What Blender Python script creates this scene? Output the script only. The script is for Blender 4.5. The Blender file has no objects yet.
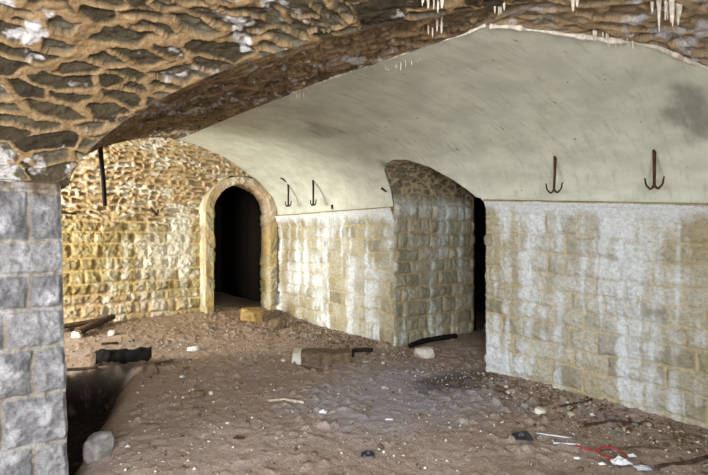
import bpy, math, random
import numpy as np
from math import sin, cos, pi, radians, atan2, sqrt

random.seed(7)
rng = np.random.default_rng(11)
SC = bpy.context.scene
COL = SC.collection

# ------------------------------------------------------------------ camera
F_PX, CX, CY = 480.0, 354.0, 237.5
YAW = radians(37.7)
EYE = np.array([0.0, 0.0, 1.6])
FWD = np.array([sin(YAW), cos(YAW), 0.0])
RGT = np.array([cos(YAW), -sin(YAW), 0.0])
cam_d = bpy.data.cameras.new('camera')
cam_d.sensor_width = 36.0
cam_d.lens = 36.0 * F_PX / 708.0
cam_d.clip_start = 0.02
cam = bpy.data.objects.new('camera', cam_d)
COL.objects.link(cam)
cam.location = EYE
cam.rotation_euler = (radians(90), 0, -YAW)
SC.camera = cam


def ray(px, py):
    d = F_PX * FWD + (px - CX) * RGT + np.array([0, 0, CY - py])
    return d / F_PX          # parameter = depth along the view axis


# ------------------------------------------------------------------ noise
def _hash(xi, yi, seed):
    h = (xi.astype(np.int64) * 374761393 + yi.astype(np.int64) * 668265263 + int(seed) * 2147001325) & 0xffffffff
    h = ((h ^ (h >> 13)) * 1274126177) & 0xffffffff
    h = (h ^ (h >> 16)) & 0xffffffff
    h = (h * 2246822519) & 0xffffffff
    h = (h ^ (h >> 15)) & 0xffffffff
    return h / 4294967295.0


def vnoise(x, y, seed=0):
    x = np.asarray(x, float); y = np.asarray(y, float)
    xi = np.floor(x); yi = np.floor(y)
    fx = x - xi; fy = y - yi
    fx = fx * fx * (3 - 2 * fx); fy = fy * fy * (3 - 2 * fy)
    a = _hash(xi, yi, seed); b = _hash(xi + 1, yi, seed)
    c = _hash(xi, yi + 1, seed); d = _hash(xi + 1, yi + 1, seed)
    return (a * (1 - fx) + b * fx) * (1 - fy) + (c * (1 - fx) + d * fx) * fy


def fbm(x, y, seed=0, octs=4):
    s = 0.0; a = 0.5; t = 0.0
    for i in range(octs):
        s = s + a * vnoise(x, y, seed + i * 17); t += a
        x = np.asarray(x) * 2.03 + 3.1; y = np.asarray(y) * 2.03 + 1.7; a *= 0.5
    return s / t - 0.5


def sstep(a, b, x):
    t = np.clip((x - a) / (b - a), 0, 1)
    return t * t * (3 - 2 * t)


# ------------------------------------------------------------------ masonry patterns
def coursed(u, v, seed, rows=None, row_h=0.215, length=0.34, joint=0.012, warp=0.014, bulge=0.02, rough=0.016, joints=None, step_off=0.014):
    """u along the course, v upwards, in metres.  -> height, stone mask, tone"""
    wu = u + warp * 2 * fbm(u * 5, v * 5, seed + 1, 3)
    wv = v + warp * 2 * fbm(u * 4 + 9, v * 5 + 4, seed + 2, 3)
    r = random.Random(seed)
    if rows is None:
        rows = [v.min() - 0.3]
        while rows[-1] < v.max() + 0.3:
            rows.append(rows[-1] + row_h * r.uniform(0.82, 1.2))
    rows = np.array(rows)
    ri = np.clip(np.searchsorted(rows, wv) - 1, 0, len(rows) - 2)
    d = np.minimum(wv - rows[ri], rows[ri + 1] - wv)
    tone = np.zeros_like(u); off = np.zeros_like(u); frac = np.zeros_like(u)
    for k in range(len(rows) - 1):
        m = ri == k
        if joints is not None and k < len(joints) and joints[k] is not None:
            js = np.array([-50.0] + list(joints[k]) + [50.0])
        else:
            js = [u.min() - 1.0 + r.uniform(0, length)]
            while js[-1] < u.max() + 1:
                js.append(js[-1] + length * r.choice([0.55, 0.75, 0.9, 1.1, 1.35, 1.5]))
            js = np.array(js)
        if not m.any():
            continue
        um = wu[m]
        bi = np.clip(np.searchsorted(js, um) - 1, 0, len(js) - 2)
        dd = np.minimum(um - js[bi], js[bi + 1] - um)
        d[m] = np.minimum(d[m], dd)
        tone[m] = _hash(bi, bi * 0 + k, seed + 5)
        off[m] = _hash(bi, bi * 0 + k, seed + 6)
    jn = joint * (1 + 1.4 * fbm(u * 7, v * 7, seed + 8, 2))
    stone = sstep(jn, jn + 0.012, d)
    dome = sstep(jn, jn + 0.055, d)
    h = stone * (0.008 + off * step_off) + dome * bulge * (0.5 + off)
    h = h + rough * 2.4 * stone * fbm(u * 12, v * 12, seed + 9, 5) + rough * 1.2 * fbm(u * 32, v * 32, seed + 12, 3)
    stone = stone * sstep(-0.25, 0.05, fbm(u * 2.2, v * 2.2, seed + 20, 3) + 0.12) * 0.5 + stone * 0.5
    return h, stone, tone


def rubble(u, v, seed, cu=0.25, cv=0.115, thr=0.2, deep=0.035, wp=1.0):
    """flat rubble stones, long along u, set back in thick smeared mortar"""
    wu = u + wp * 0.13 * fbm(u * 2.6, v * 5, seed + 1, 4) * 2 * cu / 0.25
    wv = v + wp * 0.085 * fbm(u * 3.3, v * 4 + 7, seed + 2, 4) * 2 * cv / 0.12
    gx = wu / cu; gy = wv / cv
    xi = np.floor(gx); yi = np.floor(gy)
    f1 = np.full(u.shape, 9.0); f2 = np.full(u.shape, 9.0); idt = np.zeros(u.shape)
    ox = np.zeros(u.shape); oy = np.zeros(u.shape); id2 = np.zeros(u.shape)
    for dx in (-1, 0, 1):
        for dy in (-1, 0, 1):
            cx_ = xi + dx; cy_ = yi + dy
            hx = _hash(cx_, cy_, seed + 3); hy = _hash(cx_, cy_, seed + 4)
            px = cx_ + 0.5 + 0.9 * (hx - 0.5) + 0.4 * (np.mod(cy_, 2) - 0.5); py = cy_ + 0.5 + 0.75 * (hy - 0.5)
            wgt = 0.8 + 0.45 * _hash(cx_, cy_, seed + 11)
            ddx = gx - px; ddy = gy - py
            dist = (np.abs(ddx) ** 2.4 + (1.1 * np.abs(ddy)) ** 2.4) ** (1 / 2.4) * wgt
            idn = _hash(cx_, cy_, seed + 5)
            new1 = dist < f1
            f2 = np.where(new1, f1, np.minimum(f2, dist))
            idt = np.where(new1, idn, idt); id2 = np.where(new1, _hash(cx_, cy_, seed + 12), id2)
            ox = np.where(new1, ddx, ox); oy = np.where(new1, ddy, oy)
            f1 = np.where(new1, dist, f1)
    e = f2 - f1
    t = thr + 0.30 * fbm(u * 7, v * 11, seed + 7, 4) + 0.22 * (idt - 0.5) + 0.35 * fbm(u * 1.3, v * 1.5, seed + 13, 2)
    stone = sstep(t, t + 0.07, e)
    k = deep / 0.05
    h = -stone * deep * (0.25 + 0.9 * idt) + stone * k * (0.030 * ox * (id2 - 0.5) * 2 + 0.035 * oy * (idt - 0.4) * 2)
    h = h + stone * k * (0.040 * fbm(u * 9, v * 22, seed + 8, 5) + 0.022 * fbm(u * 26, v * 40, seed + 14, 3))
    h = h + 0.035 * fbm(u * 4, v * 5, seed + 9, 4) + 0.028 * fbm(u * 17, v * 20, seed + 15, 4) + k * (0.0 + 0.008 * fbm(u * 50, v * 50, seed + 10, 2))
    return h, stone, idt


def edge_fade(shape, du, dv, w=0.02, sides='udlr'):
    nu, nv = shape
    iu = np.arange(nu)[:, None] * du; iv = np.arange(nv)[None, :] * dv
    big = np.full(shape, 9.0)
    if 'l' in sides: big = np.minimum(big, iu + 0 * iv)
    if 'r' in sides: big = np.minimum(big, (nu - 1) * du - iu + 0 * iv)
    if 'd' in sides: big = np.minimum(big, iv + 0 * iu)
    if 'u' in sides: big = np.minimum(big, (nv - 1) * dv - iv + 0 * iu)
    return sstep(0, w, big)


def grid_normals(P, toward):
    du = np.gradient(P, axis=0); dv = np.gradient(P, axis=1)
    n = np.cross(du, dv)
    n /= np.maximum(np.linalg.norm(n, axis=2, keepdims=True), 1e-9)
    t = np.asarray(toward, float) - P
    s = np.sign((n * t).sum(axis=2, keepdims=True)); s[s == 0] = 1
    return n * s


# ------------------------------------------------------------------ mesh builder
class MB:
    def __init__(self):
        self.v = []; self.f = []; self.n = 0; self.a = {}; self.uv = []

    def add(self, verts, faces, attrs=None, uv=None):
        verts = np.asarray(verts, float).reshape(-1, 3)
        k = len(verts)
        self.v.append(verts)
        for f in faces:
            self.f.append(np.asarray(f, np.int64) + self.n)
        attrs = attrs or {}
        for key in set(list(self.a.keys()) + list(attrs.keys())):
            if key not in self.a:
                self.a[key] = [np.zeros(self.n)] if self.n else []
            self.a[key].append(np.asarray(attrs[key], float).ravel() if key in attrs else np.zeros(k))
        self.uv.append(np.asarray(uv, float).reshape(-1, 2) if uv is not None else verts[:, :2])
        self.n += k

    def grid(self, P, attrs=None, uv=None, close_u=False):
        nu, nv = P.shape[:2]
        idx = np.arange(nu * nv).reshape(nu, nv)
        if close_u:
            idx = np.vstack([idx, idx[:1]])
        q = np.stack([idx[:-1, :-1], idx[1:, :-1], idx[1:, 1:], idx[:-1, 1:]], axis=-1).reshape(-1, 4)
        verts = P.reshape(-1, 3)
        k = self.n
        self.add(verts, [], attrs, uv)
        self.f.append(q + k)

    def box(self, lo, hi):
        x0, y0, z0 = lo; x1, y1, z1 = hi
        v = [(x0, y0, z0), (x1, y0, z0), (x1, y1, z0), (x0, y1, z0), (x0, y0, z1), (x1, y0, z1), (x1, y1, z1), (x0, y1, z1)]
        self.add(v, [(0, 3, 2, 1), (4, 5, 6, 7), (0, 1, 5, 4), (1, 2, 6, 5), (2, 3, 7, 6), (3, 0, 4, 7)])

    def tube(self, pts, radii, seg=8, flat=1.0, cap=True):
        pts = np.asarray(pts, float); n = len(pts)
        radii = np.full(n, radii) if np.isscalar(radii) else np.asarray(radii, float)
        tan = np.gradient(pts, axis=0); tan /= np.linalg.norm(tan, axis=1, keepdims=True) + 1e-12
        ref = np.array([0.0, 0.0, 1.0]) if abs(tan[0][2]) < 0.8 else np.array([1.0, 0.0, 0.0])
        rings = []
        nrm = ref - tan[0] * ref.dot(tan[0]); nrm /= np.linalg.norm(nrm)
        for i in range(n):
            nrm = nrm - tan[i] * nrm.dot(tan[i]); nrm /= np.linalg.norm(nrm) + 1e-12
            b = np.cross(tan[i], nrm)
            an = np.arange(seg) * 2 * pi / seg
            rings.append(pts[i] + radii[i] * (np.cos(an)[:, None] * nrm * flat + np.sin(an)[:, None] * b))
        v = np.concatenate(rings)
        f = []
        for i in range(n - 1):
            for j in range(seg):
                a = i * seg + j; b = i * seg + (j + 1) % seg
                f.append((a, b, b + seg, a + seg))
        if cap:
            f.append(tuple(range(seg - 1, -1, -1))); f.append(tuple((n - 1) * seg + j for j in range(seg)))
        self.add(v, f)

    def build(self, name, mat, parent=None, smooth=True, origin=None):
        me = bpy.data.meshes.new(name)
        V = np.concatenate(self.v)
        if origin is not None:
            V = V - np.asarray(origin, float)
        faces = []
        loops = []; starts = []; totals = []; pos = 0
        for f in self.f:
            if f.ndim == 2:
                loops.append(f.ravel()); k = len(f)
                starts.append(pos + np.arange(k) * f.shape[1]); totals.append(np.full(k, f.shape[1])); pos += f.size
            else:
                loops.append(f); starts.append(np.array([pos])); totals.append(np.array([len(f)])); pos += len(f)
        loops = np.concatenate(loops); starts = np.concatenate(starts); totals = np.concatenate(totals)
        me.vertices.add(len(V)); me.vertices.foreach_set('co', V.astype(np.float32).ravel())
        me.loops.add(len(loops)); me.loops.foreach_set('vertex_index', loops.astype(np.int32))
        me.polygons.add(len(starts))
        me.polygons.foreach_set('loop_start', starts.astype(np.int32))
        try:
            me.polygons.foreach_set('loop_total', totals.astype(np.int32))
        except Exception:
            pass
        me.update(calc_edges=True)
        me.validate()
        if len(me.vertices) == len(V):
            for key, arr in self.a.items():
                at = me.attributes.new(key, 'FLOAT', 'POINT')
                at.data.foreach_set('value', np.concatenate(arr).astype(np.float32))
            U = np.concatenate(self.uv)
            at = me.attributes.new('st', 'FLOAT_VECTOR', 'POINT')
            at.data.foreach_set('vector', np.column_stack([U, np.zeros(len(U))]).astype(np.float32).ravel())
        if smooth:
            me.polygons.foreach_set('use_smooth', np.ones(len(me.polygons), bool))
        if mat: me.materials.append(mat)
        o = bpy.data.objects.new(name, me)
        COL.objects.link(o)
        if origin is not None and parent is None:
            o.location = origin
        if parent is not None:
            o.parent = parent
        return o


def struct(o):
    o['kind'] = 'structure'
    return o


def tag(o, label, cat, group=None, kind=None):
    o['label'] = label; o['category'] = cat
    if group: o['group'] = group
    if kind: o['kind'] = kind
    return o


def empty(name, loc, label, cat, group=None):
    o = bpy.data.objects.new(name, None); COL.objects.link(o)
    o.location = loc; o.empty_display_size = 0.1
    return tag(o, label, cat, group)


# ------------------------------------------------------------------ materials
def lin(r, g, b):
    def c(x):
        x /= 255.0
        return x / 12.92 if x <= 0.04045 else ((x + 0.055) / 1.055) ** 2.4
    return (c(r), c(g), c(b), 1.0)


class NT:
    def __init__(self, name):
        self.m = bpy.data.materials.new(name); self.m.use_nodes = True
        self.t = self.m.node_tree; self.t.nodes.clear()
        self.out = self.t.nodes.new('ShaderNodeOutputMaterial')
        self.b = self.t.nodes.new('ShaderNodeBsdfPrincipled')
        self.b.inputs['Roughness'].default_value = 0.92
        self.b.inputs['Specular IOR Level'].default_value = 0.2
        self.t.links.new(self.b.outputs[0], self.out.inputs[0])

    def n(self, ty, **kw):
        nd = self.t.nodes.new(ty)
        for k, v in kw.items(): setattr(nd, k, v)
        return nd

    def l(self, a, b): self.t.links.new(a, b)

    def attr(self, name): return self.n('ShaderNodeAttribute', attribute_name=name).outputs['Fac']

    def vec(self, scale, src='st'):
        if src == 'st':
            o = self.n('ShaderNodeAttribute', attribute_name='st').outputs['Vector']
        else:
            o = self.n('ShaderNodeTexCoord').outputs['Object']
        mp = self.n('ShaderNodeMapping'); mp.inputs['Scale'].default_value = scale
        self.l(o, mp.inputs['Vector']); return mp.outputs[0]

    def noise(self, vec, scale=1.0, detail=5.0, rough=0.55, dist=0.0):
        nd = self.n('ShaderNodeTexNoise'); nd.inputs['Scale'].default_value = scale
        nd.inputs['Detail'].default_value = detail; nd.inputs['Roughness'].default_value = rough
        nd.inputs['Distortion'].default_value = dist
        self.l(vec, nd.inputs['Vector']); return nd.outputs['Fac']

    def ramp(self, fac, stops):
        r = self.n('ShaderNodeValToRGB'); e = r.color_ramp.elements
        while len(e) < len(stops): e.new(0.5)
        for i, (p, c) in enumerate(stops):
            e[i].position = p
            e[i].color = c if len(c) == 4 else (*c, 1)
        self.l(fac, r.inputs[0]); return r.outputs['Color']

    def rng(self, fac, a, b, c=0.0, d=1.0):
        m = self.n('ShaderNodeMapRange'); m.interpolation_type = 'SMOOTHSTEP'
        m.inputs[1].default_value = a; m.inputs[2].default_value = b; m.inputs[3].default_value = c; m.inputs[4].default_value = d
        self.l(fac, m.inputs[0]); return m.outputs[0]

    def math(self, op, a, b):
        m = self.n('ShaderNodeMath', operation=op)
        for i, x in enumerate((a, b)):
            if isinstance(x, (int, float)): m.inputs[i].default_value = x
            else: self.l(x, m.inputs[i])
        m.use_clamp = op in ('ADD', 'MULTIPLY')
        return m.outputs[0]

    def mix(self, fac, a, b, blend='MIX'):
        m = self.n('ShaderNodeMix', data_type='RGBA', blend_type=blend)
        if isinstance(fac, (int, float)): m.inputs[0].default_value = fac
        else: self.l(fac, m.inputs[0])
        for x, i in ((a, 6), (b, 7)):
            if isinstance(x, tuple): m.inputs[i].default_value = x
            else: self.l(x, m.inputs[i])
        return m.outputs[2]

    def bump(self, h, dist=0.004, strength=1.0):
        b = self.n('ShaderNodeBump'); b.inputs['Distance'].default_value = dist; b.inputs['Strength'].default_value = strength
        self.l(h, b.inputs['Height']); self.l(b.outputs[0], self.b.inputs['Normal'])

    def done(self, color, rough=None):
        if isinstance(color, tuple): self.b.inputs['Base Color'].default_value = color
        else: self.l(color, self.b.inputs['Base Color'])
        if rough is not None: self.b.inputs['Roughness'].default_value = rough
        return self.m


def masonry_mat(name, stones, mortar, lime, lime2=None, wear_bounce=None, grain=0.5, bmp=0.014):
    t = NT(name)
    v = t.vec((1, 1, 1))
    n1 = t.noise(v, 9, 6, 0.65)
    n2 = t.noise(v, 38, 4, 0.6)
    tone = t.math('ADD', t.math('MULTIPLY', t.attr('tone'), 0.6), t.math('MULTIPLY', n1, 0.45))
    k = len(stones)
    sc = t.ramp(tone, [(0.12 + 0.8 * i / (k - 1), lin(*c)) for i, c in enumerate(stones)])
    sc = t.mix(t.rng(n2, 0.35, 0.75, 0, 0.45), sc, lin(*stones[0]))
    mc = t.mix(t.rng(n1, 0.3, 0.7), lin(*mortar[0]), lin(*mortar[1]))
    mc = t.mix(t.rng(n2, 0.52, 0.8, 0, 0.35), mc, lin(*stones[0]))
    base = t.mix(t.attr('stone'), mc, sc)
    if wear_bounce:
        base = t.mix(t.attr('wear_bounce'), base, lin(*wear_bounce))
    n3 = t.noise(v, 16, 7, 0.75)
    lm = t.rng(t.math('MULTIPLY', t.attr('lime'), t.math('ADD', 0.25, t.math('MULTIPLY', n3, 1.5))), 0.12, 0.85)
    lc = t.mix(t.rng(n2, 0.3, 0.75), lin(*lime), lin(*(lime2 or lime)))
    col = t.mix(lm, base, lc)
    gr = t.ramp(t.math('ADD', t.math('MULTIPLY', t.noise(v, 26, 6, 0.8), 0.6), t.math('MULTIPLY', t.noise(v, 95, 3, 0.7), 0.4)), [(0.33, (grain, grain * 0.96, grain * 0.88, 1)), (0.5, (0.9, 0.9, 0.9, 1)), (0.64, (1.12, 1.12, 1.12, 1))])
    col = t.mix(1.0, col, gr, 'MULTIPLY')
    t.bump(t.math('ADD', t.math('MULTIPLY', t.noise(v, 55, 6, 0.75), 0.6), t.math('MULTIPLY', n3, 0.6)), bmp, 1.0)
    return t.done(col)


M_RUBBLE = masonry_mat('rubble_vault_stone', [(52, 44, 32), (84, 74, 54), (130, 122, 102)], [(172, 144, 104), (140, 112, 76)], (208, 204, 200), None, (196, 172, 138), 0.45, 0.03)  # last tan colour paints bounce light onto the underlit vault parts
M_PIER = masonry_mat('grey_ashlar', [(104, 103, 104), (132, 131, 132), (158, 156, 154)], [(158, 151, 140), (140, 133, 124)], (192, 191, 192), None, (120, 100, 72), 0.4, 0.025)
M_WALL = masonry_mat('limewashed_blocks', [(134, 124, 94), (174, 164, 130), (204, 196, 170)], [(206, 190, 154), (184, 168, 130)], (234, 238, 238), (218, 224, 224), (152, 128, 80), 0.45, 0.022)
M_FAR = masonry_mat('ochre_blocks', [(128, 112, 74), (172, 156, 108), (204, 192, 150)], [(214, 186, 124), (190, 160, 102)], (240, 234, 216), (220, 212, 188), (198, 170, 138), 0.42, 0.03)
M_REV = masonry_mat('reveal_blocks', [(140, 134, 110), (178, 172, 146), (200, 194, 172)], [(202, 184, 144), (178, 158, 120)], (232, 234, 226), (212, 214, 204), (96, 78, 54), 0.5, 0.02)
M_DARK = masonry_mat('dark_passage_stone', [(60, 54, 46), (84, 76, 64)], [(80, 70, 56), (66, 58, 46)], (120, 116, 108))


def plaster_mat():
    t = NT('lime_plaster')
    v = t.vec((1, 1, 1))
    n = t.noise(v, 3.0, 6, 0.6)
    f = t.noise(t.vec((9, 1.3, 1)), 2.2, 5, 0.6, 0.4)
    g = t.noise(v, 40, 4, 0.6)
    col = t.mix(t.rng(n, 0.3, 0.7), lin(204, 206, 190), lin(182, 184, 168))
    col = t.mix(t.rng(f, 0.5, 0.72, 0, 0.5), col, lin(158, 158, 142))
    st = t.rng(t.math('MULTIPLY', t.attr('stain'), t.math('ADD', 0.35, t.noise(t.vec((5, 1.0, 1)), 3.2, 6, 0.7))), 0.25, 0.85)
    col = t.mix(t.math('MULTIPLY', st, 0.62), col, lin(92, 90, 82))
    sp = t.rng(t.noise(t.vec((16, 5, 1)), 1.3, 2, 0.4), 0.73, 0.77)
    col = t.mix(t.math('MULTIPLY', sp, 0.75), col, lin(84, 80, 70))
    col = t.mix(t.rng(g, 0.62, 0.8, 0, 0.25), col, lin(120, 112, 92))
    t.bump(t.math('ADD', t.math('MULTIPLY', g, 0.4), t.math('MULTIPLY', f, 0.7)), 0.006, 0.5)
    return t.done(col)


M_PLASTER = plaster_mat()


def cornice_mat():
    t = NT('cornice_plaster')
    v = t.vec((1, 1, 1))
    n = t.noise(t.vec((9, 1.5, 1)), 2.0, 5, 0.6)
    col = t.mix(t.rng(n, 0.3, 0.7), lin(226, 224, 206), lin(198, 192, 164))
    col = t.mix(t.rng(t.noise(v, 7, 5, 0.7), 0.58, 0.75, 0, 0.6), col, lin(160, 146, 108))
    t.bump(t.noise(v, 30, 4, 0.6), 0.006, 0.6)
    return t.done(col)


M_CORNICE = cornice_mat()


def floor_mat():
    t = NT('packed_dirt')
    v = t.vec((1, 1, 1))
    n = t.noise(v, 1.4, 7, 0.62); m = t.noise(v, 11, 6, 0.7); g = t.noise(v, 60, 4, 0.7)
    col = t.mix(t.rng(n, 0.35, 0.65), lin(176, 156, 142), lin(194, 176, 164))
    col = t.mix(t.rng(m, 0.45, 0.72, 0, 0.6), col, lin(140, 120, 104))
    col = t.mix(t.rng(g, 0.52, 0.74, 0, 0.55), col, lin(124, 106, 92))
    col = t.mix(t.rng(t.noise(v, 70, 2, 0.5), 0.64, 0.76, 0, 0.6), col, lin(206, 196, 184))
    gr = t.ramp(t.math('ADD', t.math('MULTIPLY', t.noise(v, 30, 6, 0.8), 0.6), t.math('MULTIPLY', t.noise(v, 110, 3, 0.7), 0.4)), [(0.35, (0.5, 0.48, 0.45, 1)), (0.5, (0.95, 0.95, 0.95, 1)), (0.63, (1.2, 1.2, 1.2, 1))])
    col = t.mix(1.0, col, gr, 'MULTIPLY')
    col = t.mix(t.math('MULTIPLY', t.attr('dust_sheen'), t.rng(m, 0.2, 0.6, 0.4, 1.0)), col, lin(164, 162, 168))
    col = t.mix(t.math('MULTIPLY', t.attr('soil'), 0.75), col, lin(146, 124, 98))
    col = t.mix(t.math('MULTIPLY', t.attr('soot_shade'), t.rng(m, 0.15, 0.5, 0.55, 1.0)), col, lin(34, 29, 24))  # near-black; in the hollow it is painted shade
    t.bump(t.math('ADD', t.math('MULTIPLY', t.noise(v, 28, 6, 0.8), 0.7), t.math('MULTIPLY', g, 0.4)), 0.03, 1.0)
    return t.done(col)


M_FLOOR = floor_mat()


def noisy(name, c1, c2, scale=20, rough=0.9, bump=0.004, metal=0.0, spec=0.2):
    t = NT(name)
    v = t.vec((1, 1, 1), 'obj')
    n = t.noise(v, scale, 6, 0.65)
    col = t.mix(t.rng(n, 0.35, 0.65), lin(*c1), lin(*c2))
    t.b.inputs['Metallic'].default_value = metal
    t.b.inputs['Specular IOR Level'].default_value = spec
    t.bump(n, bump, 0.8)
    return t.done(col, rough)


M_IRON = noisy('rusty_iron', (52, 36, 28), (84, 58, 44), 60, 0.85, 0.002, 0.0)
M_BLACKIRON = noisy('dark_iron', (30, 24, 22), (52, 40, 34), 60, 0.8, 0.002)
M_ROCK = noisy('pale_rock', (196, 190, 178), (150, 142, 128), 14)
M_OCHRE = noisy('ochre_rock', (178, 150, 96), (140, 112, 66), 14)
M_BROWNROCK = noisy('brown_rock', (128, 110, 88), (92, 78, 60), 14)
M_CLOD = noisy('dirt_clod', (108, 90, 76), (82, 68, 56), 20)
M_GREYROCK = noisy('grey_rock', (140, 136, 130), (104, 100, 96), 14)
M_WHITE = noisy('white_limestone', (226, 222, 212), (196, 190, 176), 18)
M_WOOD = noisy('weathered_timber', (94, 76, 58), (58, 46, 36), 18)
M_CHAR_SHADOW = noisy('char_and_shadow', (30, 26, 22), (16, 14, 12), 18)  # char of the branch; also paints a slot's shade on the fill block
M_TWIG = noisy('dry_twig', (104, 86, 66), (70, 56, 42), 30)
M_PALEWOOD = noisy('bleached_stick', (206, 190, 170), (160, 140, 120), 30)
M_BLACKPLASTIC = noisy('black_plastic', (26, 26, 32), (44, 44, 52), 12, 0.5, 0.002, 0, 0.5)
M_PLASTIC = noisy('pale_plastic', (214, 218, 226), (180, 184, 196), 12, 0.45, 0.001, 0, 0.5)
M_RED = noisy('red_cord', (196, 46, 56), (150, 30, 44), 30, 0.7, 0.001)
M_PAPER = noisy('white_paper', (232, 232, 234), (204, 204, 210), 16, 0.8, 0.002)
M_LIME = noisy('limescale', (222, 214, 200), (182, 172, 152), 30, 0.7, 0.003)
M_LEAF = noisy('dead_leaf', (120, 84, 50), (84, 58, 36), 9, 0.9, 0.002)

# ------------------------------------------------------------------ plan of the vaults (metres)
XL, XR, XC = 0.43, 4.70, 2.45       # gallery between pier side and right wall, crown line
YP, YCN = 3.50, 1.48                # pier front, crown of the near cross vault
YP2, YCF, YFAR = 6.40, 7.80, 8.90   # rear of pier, crown of the far cross vault, far wall
HL, HR = XC - XL, XR - XC
ZL = 1.93
OY0, OY1, OX = 3.53, 5.14, 6.50     # opening in the right wall


def zs(Y):
    return np.where(np.asarray(Y) < 3.5, 2.04 - 0.077 * (3.5 - np.asarray(Y)), 2.04)


def zc(Y):
    return np.interp(Y, [-2, 2.0, 3.5, 5.5, 7.9, 9], [2.91, 2.91, 3.02, 3.10, 3.17, 3.17])


def g18(s): return np.clip(1 - np.abs(s) ** 1.6, 0, 1) ** (1 / 1.6)


def mright(X, Y):
    s = np.clip((np.asarray(X) - XC) / HR, 0, 1)
    return zs(Y) + (zc(Y) - zs(Y)) * np.sqrt(1 - s * s)


def ceil_z(X, Y):
    if X > XC:
        z = float(mright(min(X, XR), Y))
        if Y > YCF:
            s = min((Y - YCF) / (YFAR - YCF), 1)
            z = max(z, 2.04 + (float(zc(Y)) - 2.04) * sqrt(1 - s * s))
        return z
    zl = ZL + (float(zc(Y)) - ZL) * float(g18((XC - X) / HL)) if X > XL else 0
    zn = 0
    if Y < YP:
        zn = ZL + (float(zc(Y)) - ZL) * float(g18(max(Y - YCN, 0) / (YP - YCN)))
    if Y > YP2:
        s = (Y - YCF) / (YFAR - YCF) if Y > YCF else (YCF - Y) / (YCF - YP2)
        zn = 2.04 + (float(zc(Y)) - 2.04) * sqrt(max(0, 1 - min(s, 1) ** 2))
    return max(zl, zn)


def hit_ceiling(px, py):
    d = ray(px, py)
    for t in np.arange(0.6, 14, 0.02):
        p = EYE + d * t
        if p[1] > YFAR or p[0] > XR or p[2] >= ceil_z(p[0], p[1]):
            for t2 in np.arange(t - 0.02, t + 0.001, 0.002):
                q = EYE + d * t2
                if q[1] > YFAR or q[0] > XR or q[2] >= ceil_z(q[0], q[1]): return q
            return p
    return p


def hollow(X, Y, out):
    """1 inside the shadow-shaped sunken strip that widens along the pier towards the back"""
    ln = 0.61 + (Y - 4.09) * 0.392 + 0.10 * fbm(X * 2.5, Y * 2.5, 68, 3) + out
    rear = 6.42 + 0.25 * fbm(X * 3, Y * 2, 70, 3) + out
    return sstep(0.10, -0.30, X - ln) * sstep(0.05, -0.22, Y - rear) * sstep(3.2, 3.7, Y + 0 * X)


def floor_h(X, Y):
    X = np.asarray(X, float); Y = np.asarray(Y, float)
    z = 0.05 * fbm(X * 0.8, Y * 0.8, 40, 3) + 0.03 * fbm(X * 2.2, Y * 2.2, 41, 4) + 0.016 * fbm(X * 9, Y * 9, 45, 3)
    # rubble banked up towards the far wall, and along the foot of the right wall
    z = z + 0.20 * sstep(7.2, 8.8, Y) * sstep(5.2, 2.6, X) + 0.11 * sstep(7.6, 8.9, Y) * sstep(2.6, 4.0, X) * sstep(5.3, 4.8, X)
    bank = sstep(4.05, 4.75, X) * sstep(5.6, 5.0, X)
    z = z + bank * 0.05 * (1 - sstep(3.3, 3.7, Y) * (1 - sstep(5.0, 5.3, Y)))
    # hollow beside the pier, sunk in the outline of the pier's shadow
    z = z - 0.45 * hollow(X, Y, 0.0)
    z = z + 0.07 * np.exp(-((X - 1.15) / 0.35) ** 2 - ((Y - 6.75) / 0.14) ** 2)
    return z


def hit_floor(px, py):
    d = ray(px, py)
    ts_ = np.arange(1.0, 16, 0.008)
    ps_ = EYE[None] + d[None] * ts_[:, None]
    under = ps_[:, 2] <= floor_h(ps_[:, 0], ps_[:, 1])
    i_ = int(np.argmax(under)) if under.any() else len(ts_) - 1
    p = ps_[i_].copy(); t = float(ts_[i_])
    p[2] = float(floor_h(p[0], p[1]))
    return p, t


# ------------------------------------------------------------------ floor
xs = np.concatenate([np.arange(-3.6, -0.4, 0.12), np.arange(-0.4, 5.4, 0.018), np.arange(5.4, 8.9, 0.08)])
ys = np.concatenate([np.arange(-1.6, 0.6, 0.10), np.arange(0.6, 9.0, 0.02), np.arange(9.0, 13, 0.12)])
X, Y = np.meshgrid(xs, ys, indexing='ij')
Z = floor_h(X, Y)
lump = np.clip(fbm(X * 13, Y * 13, 60, 3) - 0.08, 0, 1) * 0.13 + np.clip(vnoise(X * 24, Y * 24, 65) - 0.66, 0, 1) * 0.06
Z = Z + lump * (0.35 + 0.9 * sstep(-0.1, 0.25, fbm(X * 0.8, Y * 0.8, 61, 3))) + 0.010 * fbm(X * 26, Y * 26, 62, 2)
dust_sheen = sstep(1.0, 0.35, np.hypot((X - 3.55) / 1.5, (Y - 3.6) / 1.3) + 0.5 * fbm(X * 2, Y * 2, 63, 3))  # cool daylight sheen painted into the floor colour as a blue-grey patch
dust_sheen = np.maximum(dust_sheen, 0.7 * sstep(1.0, 0.3, np.hypot((X - 1.5) / 1.3, (Y - 7.35) / 0.45) + 0.5 * fbm(X * 2, Y * 2, 64, 3)))
soil = sstep(7.6, 8.6, Y) * sstep(1.5, 2.6, X) + sstep(4.1, 4.6, X) * sstep(5.2, 6.0, Y)
soil = soil + 0.75 * sstep(4.2, 7.2, Y) + 0.5 * sstep(2.4, 1.2, Y) * sstep(3.6, 4.4, X)
soil = np.clip(soil + 0.9 * fbm(X * 2.5, Y * 2.5, 66, 3), 0, 1)
soot_shade = sstep(1.0, 0.3, np.hypot((X - 4.2) / 0.8, (Y - 3.55) / 0.45) + 0.7 * fbm(X * 3, Y * 3, 67, 3)) * 0.7
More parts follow.
